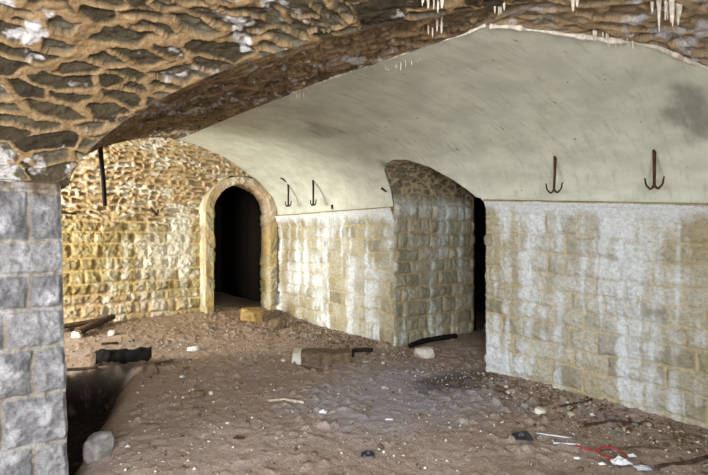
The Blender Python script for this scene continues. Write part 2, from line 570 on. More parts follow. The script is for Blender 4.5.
soot_shade = np.maximum(soot_shade, hollow(X, Y, 0.10))  # pier shadow painted into the colour over the hollow and its rim
m = MB(); m.grid(np.stack([X, Y, Z], -1), {'dust_sheen': dust_sheen, 'soil': soil, 'soot_shade': soot_shade}, np.stack([X, Y], -1))
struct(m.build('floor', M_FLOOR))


# ------------------------------------------------------------------ walls
def wall_patch(mb, P, u, v, toward, seed, pat='coursed', limef=None, sides='lrud', fade=0.02, wear_bounce=None, **kw):
    if pat == 'coursed':
        h, stone, tone = coursed(u, v, seed, **kw)
    else:
        h, stone, tone = rubble(u, v, seed, **kw)
    n = grid_normals(P, toward)
    nu, nv = u.shape
    du = float(np.mean(np.linalg.norm(np.diff(P, axis=0), axis=2))); dv = float(np.mean(np.linalg.norm(np.diff(P, axis=1), axis=2)))
    fd = edge_fade((nu, nv), du, dv, fade, sides)
    P2 = P + n * (h * fd)[..., None]
    lime = limef(u, v, stone) if limef else np.zeros_like(u)
    w = wear_bounce(u, v) if wear_bounce else np.zeros_like(u)
    mb.grid(P2, {'stone': stone, 'tone': tone, 'lime': np.clip(lime, 0, 1), 'wear_bounce': np.clip(w, 0, 1)}, np.stack([u, v], -1))


def drips(seed, dens=0.0, base=0.25, top=2.04):
    def f(u, v, stone):
        uu = u + 0.06 * fbm(u * 3, v * 3.5, seed + 3, 4)
        vv = np.clip((top - v) / 2.2, 0, 1)
        s = fbm(uu * 6.0, v * 0.35, seed, 3)
        fine = fbm(uu * 20, v * 0.7, seed + 1, 3)
        b = fbm(u * 1.5, v * 1.2, seed + 2, 4)
        k = sstep(-0.02 - dens, 0.22 - dens, s + 0.35 * b) * (0.65 + 0.9 * fine)
        k2 = sstep(0.10, 0.26, fine + 0.3 * s)
        mot = fbm(u * 8, v * 6, seed + 4, 4)
        k = k * np.clip(0.75 + 1.3 * mot, 0, 1.4); k2 = k2 * np.clip(0.7 + 1.6 * mot, 0, 1.3)
        toplime = sstep(0.10, 0.0, vv + 0.12 * fine)
        return np.clip(base - 0.06 + 0.66 * k + 0.30 * k2 + 0.55 * b + 0.35 * mot + 0.3 * toplime - 0.12 * vv * 0, 0, 1) * (0.75 + 0.25 * stone)
    return f


def ochre_patch(cu, cv, ru, rv, seed):
    def f(u, v):
        return 0.75 * sstep(1.0, 0.3, np.hypot((u - cu) / ru, (v - cv) / rv) + 0.9 * fbm(u * 5, v * 3, seed, 3))
    return f


mid = (2.6, 4.0, 1.2)
# near right wall
mb = MB()
ys_ = np.arange(0.30, OY0 + 0.001, 0.0095); ts = np.linspace(0, 1, 235)
Yg, Tg = np.meshgrid(ys_, ts, indexing='ij')
Zg = -0.25 + Tg * (zs(Yg) + 0.25 - 0.02)
wall_patch(mb, np.stack([np.full_like(Yg, XR), Yg, Zg], -1), -Yg, Zg + 0.077 * np.clip(3.5 - Yg, 0, 9) * np.clip(Zg / 2, 0, 1), mid, 101,
           limef=drips(301, 0.04, 0.42), sides='rud', row_h=0.2, length=0.36, bulge=0.013, rough=0.017, joint=0.009, warp=0.028,
           wear_bounce=ochre_patch(-2.1, 1.35, 0.45, 0.55, 77))
Yg, Tg = np.meshgrid(np.linspace(-1.2, 0.30, 40), np.linspace(0, 1, 50), indexing='ij')
Zg = -0.25 + Tg * (zs(Yg) + 0.23)
wall_patch(mb, np.stack([np.full_like(Yg, XR), Yg, Zg], -1), -Yg, Zg, mid, 101, limef=drips(301), sides='ud')
struct(mb.build('wall_right', M_WALL))
# farther right wall, beyond the opening
mb = MB()
Yg, Tg = np.meshgrid(np.arange(OY1, YFAR + 0.05, 0.0115), np.linspace(0, 1, 215), indexing='ij')
Zg = -0.25 + Tg * (2.04 + 0.23)
step = 0.035 * sstep(7.60, 7.64, Yg)
wall_patch(mb, np.stack([XR + step, Yg, Zg], -1), -Yg, Zg, mid, 121, limef=drips(321, 0.05, 0.42), sides='lud', row_h=0.205, length=0.33,
           bulge=0.014, rough=0.017, joint=0.010, warp=0.028, wear_bounce=ochre_patch(-8.2, 1.0, 0.6, 1.4, 78))
struct(mb.build('wall_right.001', M_WALL))

# reveal of the opening: arched profile swept along X
prof = [(OY1, -0.3), (OY1, 0.6), (OY1, 1.4), (OY1, 2.0), (5.13, 2.25), (5.10, 2.42), (5.03, 2.54), (4.90, 2.605), (4.70, 2.63), (4.48, 2.605), (4.2, 2.485), (3.95, 2.31),
        (3.72, 2.13), (3.57, 2.05), (OY0, 1.98), (OY0, 1.4), (OY0, 0.7), (OY0, -0.3)]
prof = np.array(prof)


def resample(pts, step):
    seg = np.linalg.norm(np.diff(pts, axis=0), axis=1); L = np.concatenate([[0], np.cumsum(seg)])
    s = np.linspace(0, L[-1], int(L[-1] / step) + 1)
    return np.column_stack([np.interp(s, L, pts[:, i]) for i in range(pts.shape[1])]), s


def arch_z(Yv):
    a = prof[3:15][::-1]
    return np.interp(Yv, a[:, 0], a[:, 1])


pr, sl = resample(prof, 0.0115)
xst = np.full(len(pr), XR)
zz = pr[:, 1]; yy = pr[:, 0]
over = zz > zs(yy)
xst[over] = XC + HR * np.sqrt(np.clip(1 - ((zz[over] - zs(yy[over])) / (zc(yy[over]) - zs(yy[over]))) ** 2, 0, 1))
nx = 150
T = np.linspace(0, 1, nx)[None, :]
Px = xst[:, None] + (OX - xst)[:, None] * T
Pg = np.stack([Px, np.repeat(yy[:, None], nx, 1), np.repeat(zz[:, None], nx, 1)], -1)
U = Px; V = np.repeat(sl[:, None], nx, 1)
h1, st1, to1 = coursed(U, V - 0.3, 131, row_h=0.21, length=0.33, bulge=0.015, rough=0.017, joint=0.010, warp=0.026)
h2, st2, to2 = rubble(U, V, 132, cu=0.2, cv=0.085, thr=0.16, deep=0.03)
w = sstep(2.05, 2.3, Pg[..., 2] + 0.0 * U)
h = h1 * (1 - w) + h2 * w; st_ = st1 * (1 - w) + st2 * w; to_ = to1 * (1 - w) + to2 * w
n = grid_normals(Pg, (5.3, 4.35, 1.2))
fd = edge_fade(U.shape, 0.0115, 0.011, 0.02, 'ud')
mb = MB()
lm = drips(331, 0.05, 0.30)(U, Pg[..., 2], st_) * (1 - 0.8 * w)
mb.grid(Pg + n * (h * fd)[..., None], {'stone': st_, 'tone': to_, 'lime': np.clip(lm, 0, 1), 'wear_bounce': 0.55 * w * st_}, np.stack([U, V], -1))
struct(mb.build('door_2', M_REV))

HF = YFAR - YCF
DX, DZ, RI, RO, DYF, DYB = 3.95, 2.08, 0.575, 0.735, 8.60, 8.95


def far_lime(u, v, stone):
    k = sstep(0.05, 0.25, fbm(u * 4, v * 0.9, 341, 3) + 0.35 * fbm(u * 14, v * 2, 342, 3))
    col = sstep(0.32, 0.1, np.abs(u - 2.85)) * sstep(0.7, 1.4, v) * sstep(2.3, 1.9, v)
    vault = sstep(1.7, 2.2, v) * sstep(0.0, 0.3, fbm(u * 3 + v * 4, v * 9 - u * 2, 344, 4) + 0.8 * fbm(u * 12 + 9 * v, v * 26, 343, 3))
    spots = 0.5 * sstep(0.12, 0.3, fbm(u * 8, v * 8, 345, 4))
    return np.clip(0.16 + 0.4 * k + 0.6 * col + 0.75 * vault + spots, 0, 1)


def far_surface(mb, x0, x1v, prof_, s_len, nxx):
    Tq = np.linspace(0, 1, nxx)[:, None]
    Xg = x0 + (x1v[None, :] - x0) * Tq
    Yg_ = np.repeat(prof_[None, :, 0], nxx, 0); Zg_ = np.repeat(prof_[None, :, 1], nxx, 0)
    Vg = np.repeat(s_len[None, :], nxx, 0) - 0.2
    h1, st1, to1 = coursed(Xg, Vg, 141, row_h=0.2, length=0.29, bulge=0.020, rough=0.022, joint=0.013, warp=0.022)
    _, st2, to2 = coursed(Xg + 0.05 * fbm(Xg * 4, Vg * 6, 349, 3), Vg + 0.04 * fbm(Xg * 3, Vg * 5, 350, 3), 231, row_h=0.098, length=0.2, joint=0.020, warp=0.035)
    h2 = -0.075 * st2 * (0.15 + to2) + 0.05 * fbm(Xg * 7, Vg * 12, 351, 4) + 0.045 * fbm(Xg * 20 + Vg * 9, Vg * 26, 352, 4)
    w = sstep(1.75, 2.15, Vg + 0.5 * fbm(Xg * 3, Vg * 3, 348, 3))
    h = h1 * (1 - w) + h2 * w
    n = grid_normals(np.stack([Xg, Yg_, Zg_], -1), (2, 5.5, 0.8))
    P = np.stack([Xg, Yg_, Zg_], -1) + n * h[..., None]
    wear_bounce = np.clip(0.55 * w + ochre_patch(1.6, 0.3, 2.2, 0.5, 79)(Xg, Vg) * 0.6, 0, 1)
    mb.grid(P, {'stone': st1 * (1 - w) + st2 * w, 'tone': to1 * (1 - w) + to2 * w, 'lime': far_lime(Xg, Vg, st1), 'wear_bounce': wear_bounce * (1 - 0.7 * st2 * w)}, np.stack([Xg, Vg], -1))


ph = np.linspace(0, pi / 2, 60)
full = np.concatenate([[(YFAR, -0.2), (YFAR, 0.9)], np.column_stack([YCF + HF * np.cos(ph), 2.04 + (zc(YCF + HF * np.cos(ph)) - 2.04) * np.sin(ph)])])
fp, fs_ = resample(full, 0.012)
xgr = XC + HR * np.sqrt(np.clip(1 - ((fp[:, 1] - 2.04) / (zc(fp[:, 0]) - 2.04)) ** 2, 0, 1))
zrel = np.clip((fp[:, 1] - DZ) / (RO * 0.94), 0, 1)
xl_door = DX - RO * np.sqrt(1 - zrel ** 2) + 0.03
x1v = np.where(zrel < 1, xl_door, xgr)
x1v = np.minimum(x1v, np.where(fp[:, 1] > 2.05, xgr, 9))
mb = MB()
far_surface(mb, -2.0, x1v, fp, fs_, 440)
# the strip of vault between the crown of the door block and the plaster, right of the block
struct(mb.build('wall_far', M_FAR))

# door block in the far wall: arched surround


def arch_profile(r, step):
    a = np.linspace(pi, 0, 40)
    k = 0.94
    pts = [(DX - r, -0.2)] + [(DX + r * cos(t), DZ + r * k * sin(t)) for t in a] + [(DX + r, -0.2)]
    return resample(np.array(pts), step)


pi_, si = arch_profile(RI, 0.014)
po_, _ = arch_profile(RO, 0.014)
k = len(pi_)
q = np.linspace(0, 1, k)
po2 = np.column_stack([np.interp(q, np.linspace(0, 1, len(po_)), po_[:, i]) for i in range(2)])
mb = MB()
nn = 16
def ringfun(A, B, ya, yb, u0, seed, n_, toward):
    T = np.linspace(0, 1, n_)[None, :, None]
    A3 = np.column_stack([A[:, 0], np.full(k, ya), A[:, 1]]); B3 = np.column_stack([B[:, 0], np.full(k, yb), B[:, 1]])
    P = A3[:, None, :] * (1 - T) + B3[:, None, :] * T
    wd = float(np.linalg.norm(A3 - B3, axis=1).mean())
    u = u0 + wd * np.repeat(T[..., 0], k, 0); v = np.repeat(si[:, None], n_, 1)
    rows = np.arange(-0.3, si[-1] + 0.6, 0.27)
    wall_patch(mb, P, u, v, toward, seed, rows=rows, length=2.0, bulge=0.012, rough=0.020, joint=0.008, warp=0.03, sides='lrud', fade=0.015,
               wear_bounce=lambda u, v: 0.75 * sstep(2.2, 2.7, v + 0.3 * fbm(u * 9, v * 6, seed + 6, 3)) * sstep(4.6, 3.9, v + 0 * u), limef=lambda u, v, s: 0.25 + 0.9 * fbm(u * 4, v * 2, seed + 4, 3))
ringfun(pi_, po2, DYF, DYF, 0.0, 151, 16, (DX, 4, 1.2))
ringfun(pi_, pi_, DYF, DYB + 0.02, 0.3, 152, 26, (DX, 8.8, 1.2))
T = np.linspace(0, 1, 22)[None, :, None]
A3 = np.column_stack([po2[:, 0], np.full(k, DYF), po2[:, 1]]); B3 = np.column_stack([po2[:, 0], np.full(k, DYB), po2[:, 1]])
P = A3[:, None, :] * (1 - T) + B3[:, None, :] * T
mb.grid(P, {'stone': np.full(P.shape[:2], 0.8), 'tone': np.repeat(_hash(np.floor(si / 0.27), np.floor(si / 0.27) * 0, 153)[:, None], 22, 1), 'lime': 0.5 + 0.8 * fbm(P[..., 1] * 6, P[..., 2] * 4, 154), 'wear_bounce': 0 * P[..., 0]},
        np.stack([P[..., 1], np.repeat(si[:, None], 22, 1)], -1))
struct(mb.build('door_1', M_FAR))

# pier: front face with big quoins
mb = MB()
Xg, Zg = np.meshgrid(np.arange(-0.5, XL + 0.001, 0.0065), np.arange(-0.4, ZL + 0.02, 0.007), indexing='ij')
dep = 3.03
def zpx(y, D=3.0): return 1.6 + (CY - y) / F_PX * D
rows = [-0.45, zpx(516), zpx(478), zpx(440), zpx(391), zpx(346), zpx(308), zpx(272), zpx(241), zpx(193), zpx(172), 2.6]
jx = [None, [0.1], [0.25], [-0.1, 0.27], [0.05, ], [0.27], [0.12 - 0.3], [0.26], [-0.2, 0.095 - 0.02], [0.25], [-0.1, 0.2], None]
jx = [None, [0.0, 0.24], [-0.15, 0.255], [-0.1, 0.12 - 0.02], [-0.2, 0.265], [-0.3, 0.125], [-0.2, 0.245], [-0.28, 0.10], [-0.05, 0.255], [-0.2, 0.16], None]
# tiny front impost row is darker rubble
bat = (Xg + 0.5) / 0.93 * (-0.035 * np.clip((Zg - 0.2) / 1.7, -0.3, 1.1))
bat = bat + sstep(0.3, XL, Xg) * 0.03 * fbm(Zg * 7, Zg * 0, 167, 4)
wall_patch(mb, np.stack([Xg + bat - 0.01, np.full_like(Xg, YP), Zg], -1), Xg, Zg, (0, 0, 1.2), 161, rows=rows, joints=jx, sides='ur', fade=0.02, bulge=0.016, rough=0.026, joint=0.009, warp=0.016,
           step_off=0.022, wear_bounce=lambda u, v: 0.8 * sstep(1.82, 1.93, v + 0.1 * fbm(u * 8, v * 8, 368, 3)), limef=lambda u, v, s: 0.22 + 1.3 * fbm(u * 9, v * 9, 361, 4))
Yg, Zg = np.meshgrid(np.arange(YP, YP2 + 0.05, 0.03), np.arange(-0.8, ZL + 0.02, 0.03), indexing='ij')
wall_patch(mb, np.stack([XL - 0.05 - 0.035 * np.clip((Zg - 0.2) / 1.7, -0.3, 1.1) + 0.04 * sstep(YP + 0.06, YP, Yg), Yg, Zg], -1), Yg, Zg, (2, 5, 1), 162, rows=rows, sides='ul', bulge=0.012, rough=0.012, limef=lambda u, v, s: 0.1 + 0 * u)
Xg, Zg = np.meshgrid(np.arange(-3.5, -0.49, 0.03), np.arange(-0.4, ZL + 0.02, 0.03), indexing='ij')
wall_patch(mb, np.stack([Xg, np.full_like(Xg, YP), Zg], -1), Xg, Zg, (0, 0, 1.2), 163, rows=rows, sides='u', bulge=0.02, rough=0.02)
Xg, Zg = np.meshgrid(np.arange(-3.5, XL + 0.01, 0.04), np.arange(-0.4, 2.04, 0.04), indexing='ij')
wall_patch(mb, np.stack([Xg, np.full_like(Xg, YP2), Zg], -1), Xg, Zg, (0, 8, 1.2), 164, rows=rows, sides='ur', bulge=0.02, rough=0.02)
struct(mb.build('wall_left', M_PIER))

# ------------------------------------------------------------------ vaults
def lime_spots(seed, amt=0.0):
    def f(u, v, stone):
        a = fbm(u * 1.7, v * 1.7, seed, 3); b = fbm(u * 9 + v * 4, v * 12 - u * 3, seed + 1, 5); c = fbm(u * 24, v * 24, seed + 2, 3)
        return np.clip(sstep(0.06 - amt, 0.32 - amt, 0.7 * a + 0.85 * b + 0.35 * c) * 0.9, 0, 1)
    return f


# near cross vault, the quarter over the pier
mb = MB()
NS, NX_ = 300, 310
t = np.linspace(0, 1, NS); s = np.cos(t * pi / 2)
g = g18(s)
Yv = YCN + (YP - YCN) * s
zv = ZL + (zc(Yv) - ZL) * g
arc = np.concatenate([[0], np.cumsum(np.hypot(np.diff(Yv), np.diff(zv)))])
x0 = -0.35; x1 = XC - HL * s
Tq = np.linspace(0, 1, NX_)[:, None]
Xg = x0 + (x1 - x0)[None, :] * Tq
Pg = np.stack([Xg, np.repeat(Yv[None, :], NX_, 0), np.repeat(zv[None, :], NX_, 0)], -1)
V = np.repeat(arc[None, :], NX_, 0)
wall_patch(mb, Pg, Xg, V, (1, 1.5, 1.4), 201, 'rubble', lime_spots(401, 0.0), sides='dru', fade=0.03, cu=0.235, cv=0.112, thr=0.10, deep=0.032)
Xg2 = np.linspace(-3.5, -0.35, 60)[:, None] + 0 * zv[None, ::6]
Pg = np.stack([Xg2, np.repeat(Yv[None, ::6], 60, 0), np.repeat(zv[None, ::6], 60, 0)], -1)
wall_patch(mb, Pg, Xg2, np.repeat(arc[None, ::6], 60, 0), (0, 1, 1), 201, 'rubble', lime_spots(401), sides='d', cu=0.235, cv=0.112, thr=0.10)
# left half of the gallery barrel
NS, NY_ = 210, 420
t = np.linspace(0, 1, NS); s = np.cos(t * pi / 2); g = g18(s)
ya = YCN + (YP - YCN) * s; yb = YCF - (YCF - YP2) * s
Tq = np.linspace(0, 1, NY_)[:, None]
Yg = ya[None, :] + (yb - ya)[None, :] * Tq
Xv = XC - HL * s
Zg = ZL + (zc(Yg) - ZL) * g[None, :]
arc = np.concatenate([[0], np.cumsum(np.hypot(np.diff(Xv), np.diff(g)))])
Pg = np.stack([np.repeat(Xv[None, :], NY_, 0), Yg, Zg], -1)
wall_patch(mb, Pg, Yg, np.repeat(arc[None, :], NY_, 0), (2.4, 4, 1.2), 211, 'rubble', lime_spots(411, 0.0), wear_bounce=lambda u, v: 0.3 + 0.8 * fbm(u * 5, v * 9, 412, 3), sides='lrdu', fade=0.03, cu=0.24, cv=0.10, thr=0.10, deep=0.05)  # tan tint painted in to lift the underlit soffit
# over the camera
Xg, Yg = np.meshgrid(np.linspace(-3.5, XC, 200), np.linspace(-1.3, YCN, 90), indexing='ij')
Pg = np.stack([Xg, Yg, zc(Yg) + 0 * Xg], -1)
wall_patch(mb, Pg, Xg, 20 + Yg, (0, 0, 0), 201, 'rubble', lime_spots(401), sides='ru', fade=0.04, cu=0.235, cv=0.112, thr=0.10)
# right half near the camera, up to the broken plaster edge
edge_px = [(489, 21), (510, 25), (530, 28), (560, 33), (590, 37), (625, 41), (656, 46), (675, 54), (690, 61), (708, 68)]
ep = np.array([hit_ceiling(*p) for p in edge_px])
ex = np.concatenate([[XC], ep[:, 0], [XR]]); ey = np.concatenate([[1.84], ep[:, 1], [ep[-1, 1] - (XR - ep[-1, 0]) * 0.6]])
o_ = np.argsort(ex); ex = ex[o_]; ey = ey[o_]
NS = 190
phi = np.linspace(0, pi / 2, NS)
Xv = XC + HR * np.cos(phi)
ybv = np.interp(Xv, ex, ey) + 0.03 * fbm(Xv * 6, Xv * 0, 71, 3)
Tq = np.linspace(0, 1, 230)[:, None]
Yg = -1.3 + (ybv + 1.3)[None, :] * Tq ** 0.6
Zg = zs(Yg) + (zc(Yg) - zs(Yg)) * np.sin(phi)[None, :]
Pg = np.stack([np.repeat(Xv[None, :], 230, 0), Yg, Zg], -1)
arc = np.concatenate([[0], np.cumsum(np.hypot(np.diff(Xv), np.diff(np.sin(phi))))])
wall_patch(mb, Pg, 0.85 * np.repeat(Xv[None, :], 230, 0) - 0.52 * Yg, 0.52 * np.repeat(Xv[None, :], 230, 0) + 0.85 * Yg, (2.4, 2, 1.2), 221, 'rubble', lime_spots(421, 0.08), sides='rdu', fade=0.03, wear_bounce=lambda u, v: 0.5 + 0.6 * fbm(u * 6, v * 9, 422, 3), cu=0.25, cv=0.11)  # tan tint stands in for bounce light on this downward-facing patch
struct(mb.build('ceiling', M_RUBBLE))

mb = MB()
# near half of the far cross vault (seen only from deeper in the gallery)
s = np.cos(np.linspace(0, pi / 2, 60))
xe = XC - HL * s
Tq = np.linspace(0, 1, 90)[:, None]
Xg = -2.0 + (xe + 2.0)[None, :] * Tq
yv2 = YCF - (YCF - YP2) * s
zv2 = ZL + (zc(yv2) - ZL) * g18(s)
Pg = np.stack([Xg, np.repeat(yv2[None, :], 90, 0), np.repeat(zv2[None, :], 90, 0)], -1)
wall_patch(mb, Pg, Xg, np.repeat((1.5 * np.linspace(0, 1, 60))[None, :], 90, 0), (1, 7.5, 1), 232, 'rubble', lime_spots(432), sides='rd', cu=0.24, cv=0.09)
struct(mb.build('ceiling.001', M_FAR))

# plastered half of the barrel
mb = MB()


def plaster_patch(phi0, y0f, y1f, nph, ny):
    """phi0(Y) lower edge; y0f(phi), y1f(phi) ends"""
    A = np.linspace(0, 1, nph)[None, :]; B = np.linspace(0, 1, ny)[:, None]
    if phi0 is None:
        ph = (A * pi / 2) + 0 * B
        y0 = y0f(ph); y1 = y1f(ph)
        Yg = y0 + (y1 - y0) * B
    else:
        Yg = y0f(None) + (y1f(None) - y0f(None)) * B + 0 * A
        p0 = phi0(Yg)
        ph = p0 + (pi / 2 - p0) * A
    Xg = XC + HR * np.cos(ph)
    Zg = zs(Yg) + (zc(Yg) - zs(Yg)) * np.sin(ph)
    ar = 1.9 * ph
    dz = 0.012 * fbm(Yg * 2.5, ar * 2.5, 81, 3)
    nrm = np.stack([-np.cos(ph), 0 * ph, -np.sin(ph)], -1)
    P = np.stack([Xg, Yg, Zg], -1) + nrm * (dz + 0.006)[..., None]

    def blob(px, py, ry, ra):
        c = hit_ceiling(px, py)
        ca = 1.9 * math.acos(min(1, max(0, (c[0] - XC) / HR)))
        return sstep(1.0, 0.1, np.hypot((Yg - c[1]) / ry, (ar - ca) / ra) + 0.8 * fbm(Yg * 4, ar * 3, 82, 4))
    stain = np.zeros_like(Yg)
    for (px, py, ry, ra, k_) in [(690, 112, 0.34, 0.62, 1.0), (325, 130, 0.7, 0.45, 0.75), (385, 165, 0.3, 0.3, 0.8), (372, 180, 0.25, 0.5, 0.55), (690, 138, .15, .3, .7), (265, 150, 0.9, 0.3, 0.4), (450, 150, 0.4, 0.15, 0.5), (300, 110, 0.6, 0.5, 0.55), (600, 120, 0.5, 0.6, 0.3), (520, 70, 0.5, 0.5, 0.3), (660, 170, 0.3, 0.2, 0.45), (250, 130, 0.8, 0.4, 0.5)]:
        stain = np.maximum(stain, k_ * blob(px, py, ry, ra))
    mb.grid(P, {'stain': stain}, np.stack([Yg, ar], -1))


yb_of = lambda ph: np.interp(XC + HR * np.cos(ph), ex, ey) + 0.03 * fbm((XC + HR * np.cos(ph)) * 6, ph * 0, 71, 3) - 0.015
plaster_patch(None, yb_of, lambda ph: OY0 + 0 * ph, 150, 120)


def phi_open(Yg):
    return np.arcsin(np.clip((np.maximum(arch_z(Yg), zs(Yg)) - zs(Yg)) / (zc(Yg) - zs(Yg)), 0, 1))


plaster_patch(phi_open, lambda p: OY0, lambda p: OY1, 120, 110)
plaster_patch(None, lambda ph: OY1 + 0 * ph, lambda ph: np.minimum(YCF + HF * np.cos(ph), 9.0), 150, 150)
struct(mb.build('ceiling.002', M_PLASTER))

# cornices
def cornice(name, y0, y1, seed, dn):
    pr_ = np.array([(0.10, 0.012), (-0.065, 0.005), (-0.075, -0.004), (-0.075, -0.03), (-0.062, -0.04), (-0.05, -0.07), (-0.038, -0.095), (-0.026, -0.125), (-0.010, -0.155), (0.012, -0.18), (0.03, -0.185)])
    ys__ = np.arange(y0, y1 + 0.001, 0.03)
    Yg = np.repeat(ys__[:, None], len(pr_), 1)
    jit = 0.010 * fbm(Yg * 6, np.arange(len(pr_))[None, :] * 0.6 + 0 * Yg, int(y0 * 10) + 3, 3)
    Pg = np.stack([XR + pr_[None, :, 0] + jit, Yg, zs(Yg) + pr_[None, :, 1] + jit], -1)
    mb = MB()
    kk = len(pr_)
    vz = Pg[..., 2] + 0.077 * np.clip(3.5 - Yg, 0, 9)
    lm = drips(seed, dn, 0.4)(-Yg, vz, 1.0 + 0 * Yg)
    lm = np.clip(lm + np.array([-1, -1, -0.7, 0.4, 0.45, 0.2, 0.1, 0.05, 0, 0, 0, 0, 0])[None, :kk], 0, 1)
    at = {'stone': 1 + 0 * Yg, 'tone': 0.7 + 0.6 * fbm(Yg * 4, vz * 6, 88, 3), 'lime': lm, 'wear_bounce': np.clip(1.3 * fbm(Yg * 3, vz * 5, 89, 3) + np.array([1, 1, 0.9] + [0] * (kk - 3))[None, :], 0, 1)}
    uvg = np.stack([-Yg, vz], -1)
    mb.grid(Pg, at, uvg)
    for e_, order in ((0, range(kk)), (-1, range(kk - 1, -1, -1))):
        mb.add(Pg[e_], [tuple(order)], {q_: v_[e_] for q_, v_ in at.items()}, uvg[e_])
    struct(mb.build(name, M_WALL, smooth=False))


cornice('trim_1', -1.2, OY0, 301, 0.02)
cornice('trim_2', OY1, YFAR, 321, 0.05)

# ------------------------------------------------------------------ shell: what closes the place behind and around
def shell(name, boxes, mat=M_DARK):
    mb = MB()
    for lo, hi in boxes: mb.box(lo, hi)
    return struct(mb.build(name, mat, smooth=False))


shell('light_hull', [((-4, -2, 3.6), (9.4, 13.4, 3.8))])  # unseen slab over the vaults, added to keep stray sky light out
shell('wall_back', [((0.35, -1.35, -0.4), (4.9, -1.15, 3.6)), ((-4, -1.35, -0.4), (-2.7, -1.15, 3.6)), ((-2.7, -1.35, 2.5), (0.35, -1.15, 3.6))], M_PIER)
shell('wall_left.001', [((-3.7, -1.2, -0.4), (-3.5, 0.2, 3.6)), ((-3.7, 3.0, -0.4), (-3.5, 3.6, 3.6)), ((-3.7, 0.2, 2.3), (-3.5, 3.0, 3.6))], M_PIER)
shell('wall_left.002', [((-3.7, 3.55, 1.9), (-2.1, 6.4, 3.6)), ((-2.2, 6.2, 2.45), (-2.0, 9.0, 3.6)), ((-2.2, 6.2, -0.4), (-2.0, 6.5, 3.6)), ((-2.2, 8.75, -0.4), (-2.0, 9.1, 3.6)), ((-3.7, 3.6, -0.4), (-3.5, 6.4, 3.6))], M_FAR)
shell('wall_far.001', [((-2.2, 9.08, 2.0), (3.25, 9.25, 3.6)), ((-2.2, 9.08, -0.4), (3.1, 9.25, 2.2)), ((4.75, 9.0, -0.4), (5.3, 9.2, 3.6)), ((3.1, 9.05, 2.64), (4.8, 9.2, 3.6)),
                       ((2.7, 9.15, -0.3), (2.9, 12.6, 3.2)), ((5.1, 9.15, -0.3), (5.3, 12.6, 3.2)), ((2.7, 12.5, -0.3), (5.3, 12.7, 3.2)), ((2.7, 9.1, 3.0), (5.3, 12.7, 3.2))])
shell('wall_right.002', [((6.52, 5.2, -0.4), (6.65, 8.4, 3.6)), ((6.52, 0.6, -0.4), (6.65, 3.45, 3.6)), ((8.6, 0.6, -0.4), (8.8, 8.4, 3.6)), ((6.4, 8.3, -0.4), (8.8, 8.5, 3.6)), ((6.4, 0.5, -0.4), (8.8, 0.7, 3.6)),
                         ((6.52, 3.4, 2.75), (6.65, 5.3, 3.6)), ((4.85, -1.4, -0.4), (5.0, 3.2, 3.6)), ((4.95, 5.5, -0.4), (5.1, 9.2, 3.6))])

# ------------------------------------------------------------------ iron hooks on the plaster
def hook(px, pyt, pyb, label, mat, r=0.009, w=0.07, lean=0.0):
    top = hit_ceiling(px, pyt)
    D = (top - EYE).dot(FWD)
    L = (pyb - pyt) / F_PX * D
    top = top + np.array([-0.015, 0, 0])
    root = empty('iron_hook', tuple(top), label, 'hook', 'iron double hooks along the plaster vault')
    m1 = MB()
    m1.tube([(0, 0, 0.004), (0.002, lean * .3, -L * .4), (0, lean, -L + 0.035)], [r * 1.25, r * 1.1, r], 8)
    m1.build('shank', mat, root)
    for sgn in (-1, 1):
        pts = [(0, lean, -L + 0.045)]
        for a in np.linspace(0, pi, 11):
            pts.append((0, lean + sgn * (w / 2 - w / 2 * cos(a)), -L + 0.040 - 0.046 * sin(a) + 0.018 * a / pi * (a > pi / 2)))
        pts.append((0, lean + sgn * (w + 0.006), -L + 0.040 + 0.050))
        m2 = MB(); m2.tube(pts, np.linspace(r, r * 0.55, len(pts)), 8); m2.build('prong', mat, root)
    m3 = MB()
    m3.tube([(0.10, 0, 0.045), (0.03, 0, 0.03), (-0.006, 0, 0.018), (-0.012, 0.0, 0.0), (0.0, 0.004, -0.016)], [r, r, r, r * .95, r * .8], 8)
    m3.build('anchor_pin', mat, root)
    return root


hook(655, 152, 188, 'largest rusty double hook on the plaster vault, below the dark stain', M_IRON, 0.0125, 0.068)
hook(556, 158, 192, 'rusty double hook on the plaster vault between the opening and the largest hook', M_IRON, 0.012, 0.080, 0.012)
hook(314, 181, 205, 'dark thin double hook above the far cornice with no spike beside it', M_BLACKIRON, 0.0155, 0.085)
hook(289, 185, 206, 'dark double hook near the arched doorway with a spike driven in beside it', M_BLACKIRON, 0.0155, 0.10)

def spike(q0, q1, reach, r0, r1, label):
    p = hit_ceiling(*q0); D = (p - EYE).dot(FWD)
    tip = EYE + ray(*q1) * (D - reach)
    root_ = p + (p - tip) * 0.12
    mb = MB(); mb.tube([root_, p, (p + tip) / 2 + np.array([0, 0, 0.008]), tip], [r0, r0, r0 * 0.95, r1], 6)
    return tag(mb.build('iron_spike', M_BLACKIRON, origin=tuple(p)), label, 'spike')


spike((289, 190.5), (276, 182), 0.22, 0.020, 0.012, 'dark iron spike sticking out of the plaster beside the hook near the doorway')
spike((286.5, 182), (280.5, 178), 0.14, 0.015, 0.011, 'short iron stub in the plaster just above the longer spike')
p = hit_ceiling(333, 206)
mb = MB(); mb.tube([p + [0.05, 0, 0.05], p + np.array([-0.02, 0, 0.0]), p + np.array([-0.025, -0.01, -0.05])], [0.02, 0.022, 0.014], 6)
tag(mb.build('iron_stub', M_BLACKIRON, origin=tuple(p)), 'small dark iron stub just above the far cornice, right of the thin hook', 'stub')
p = hit_ceiling(385, 190)
mb = MB(); mb.tube([p + [0.05, 0, 0.03], p + np.array([-0.03, 0.03, 0.02]), p + np.array([-0.02, -0.05, -0.03])], [0.018, 0.02, 0.012], 6)
tag(mb.build('iron_stub', M_BLACKIRON, origin=tuple(p)), 'dark iron stub at the left edge of the arched opening in the plaster', 'stub')

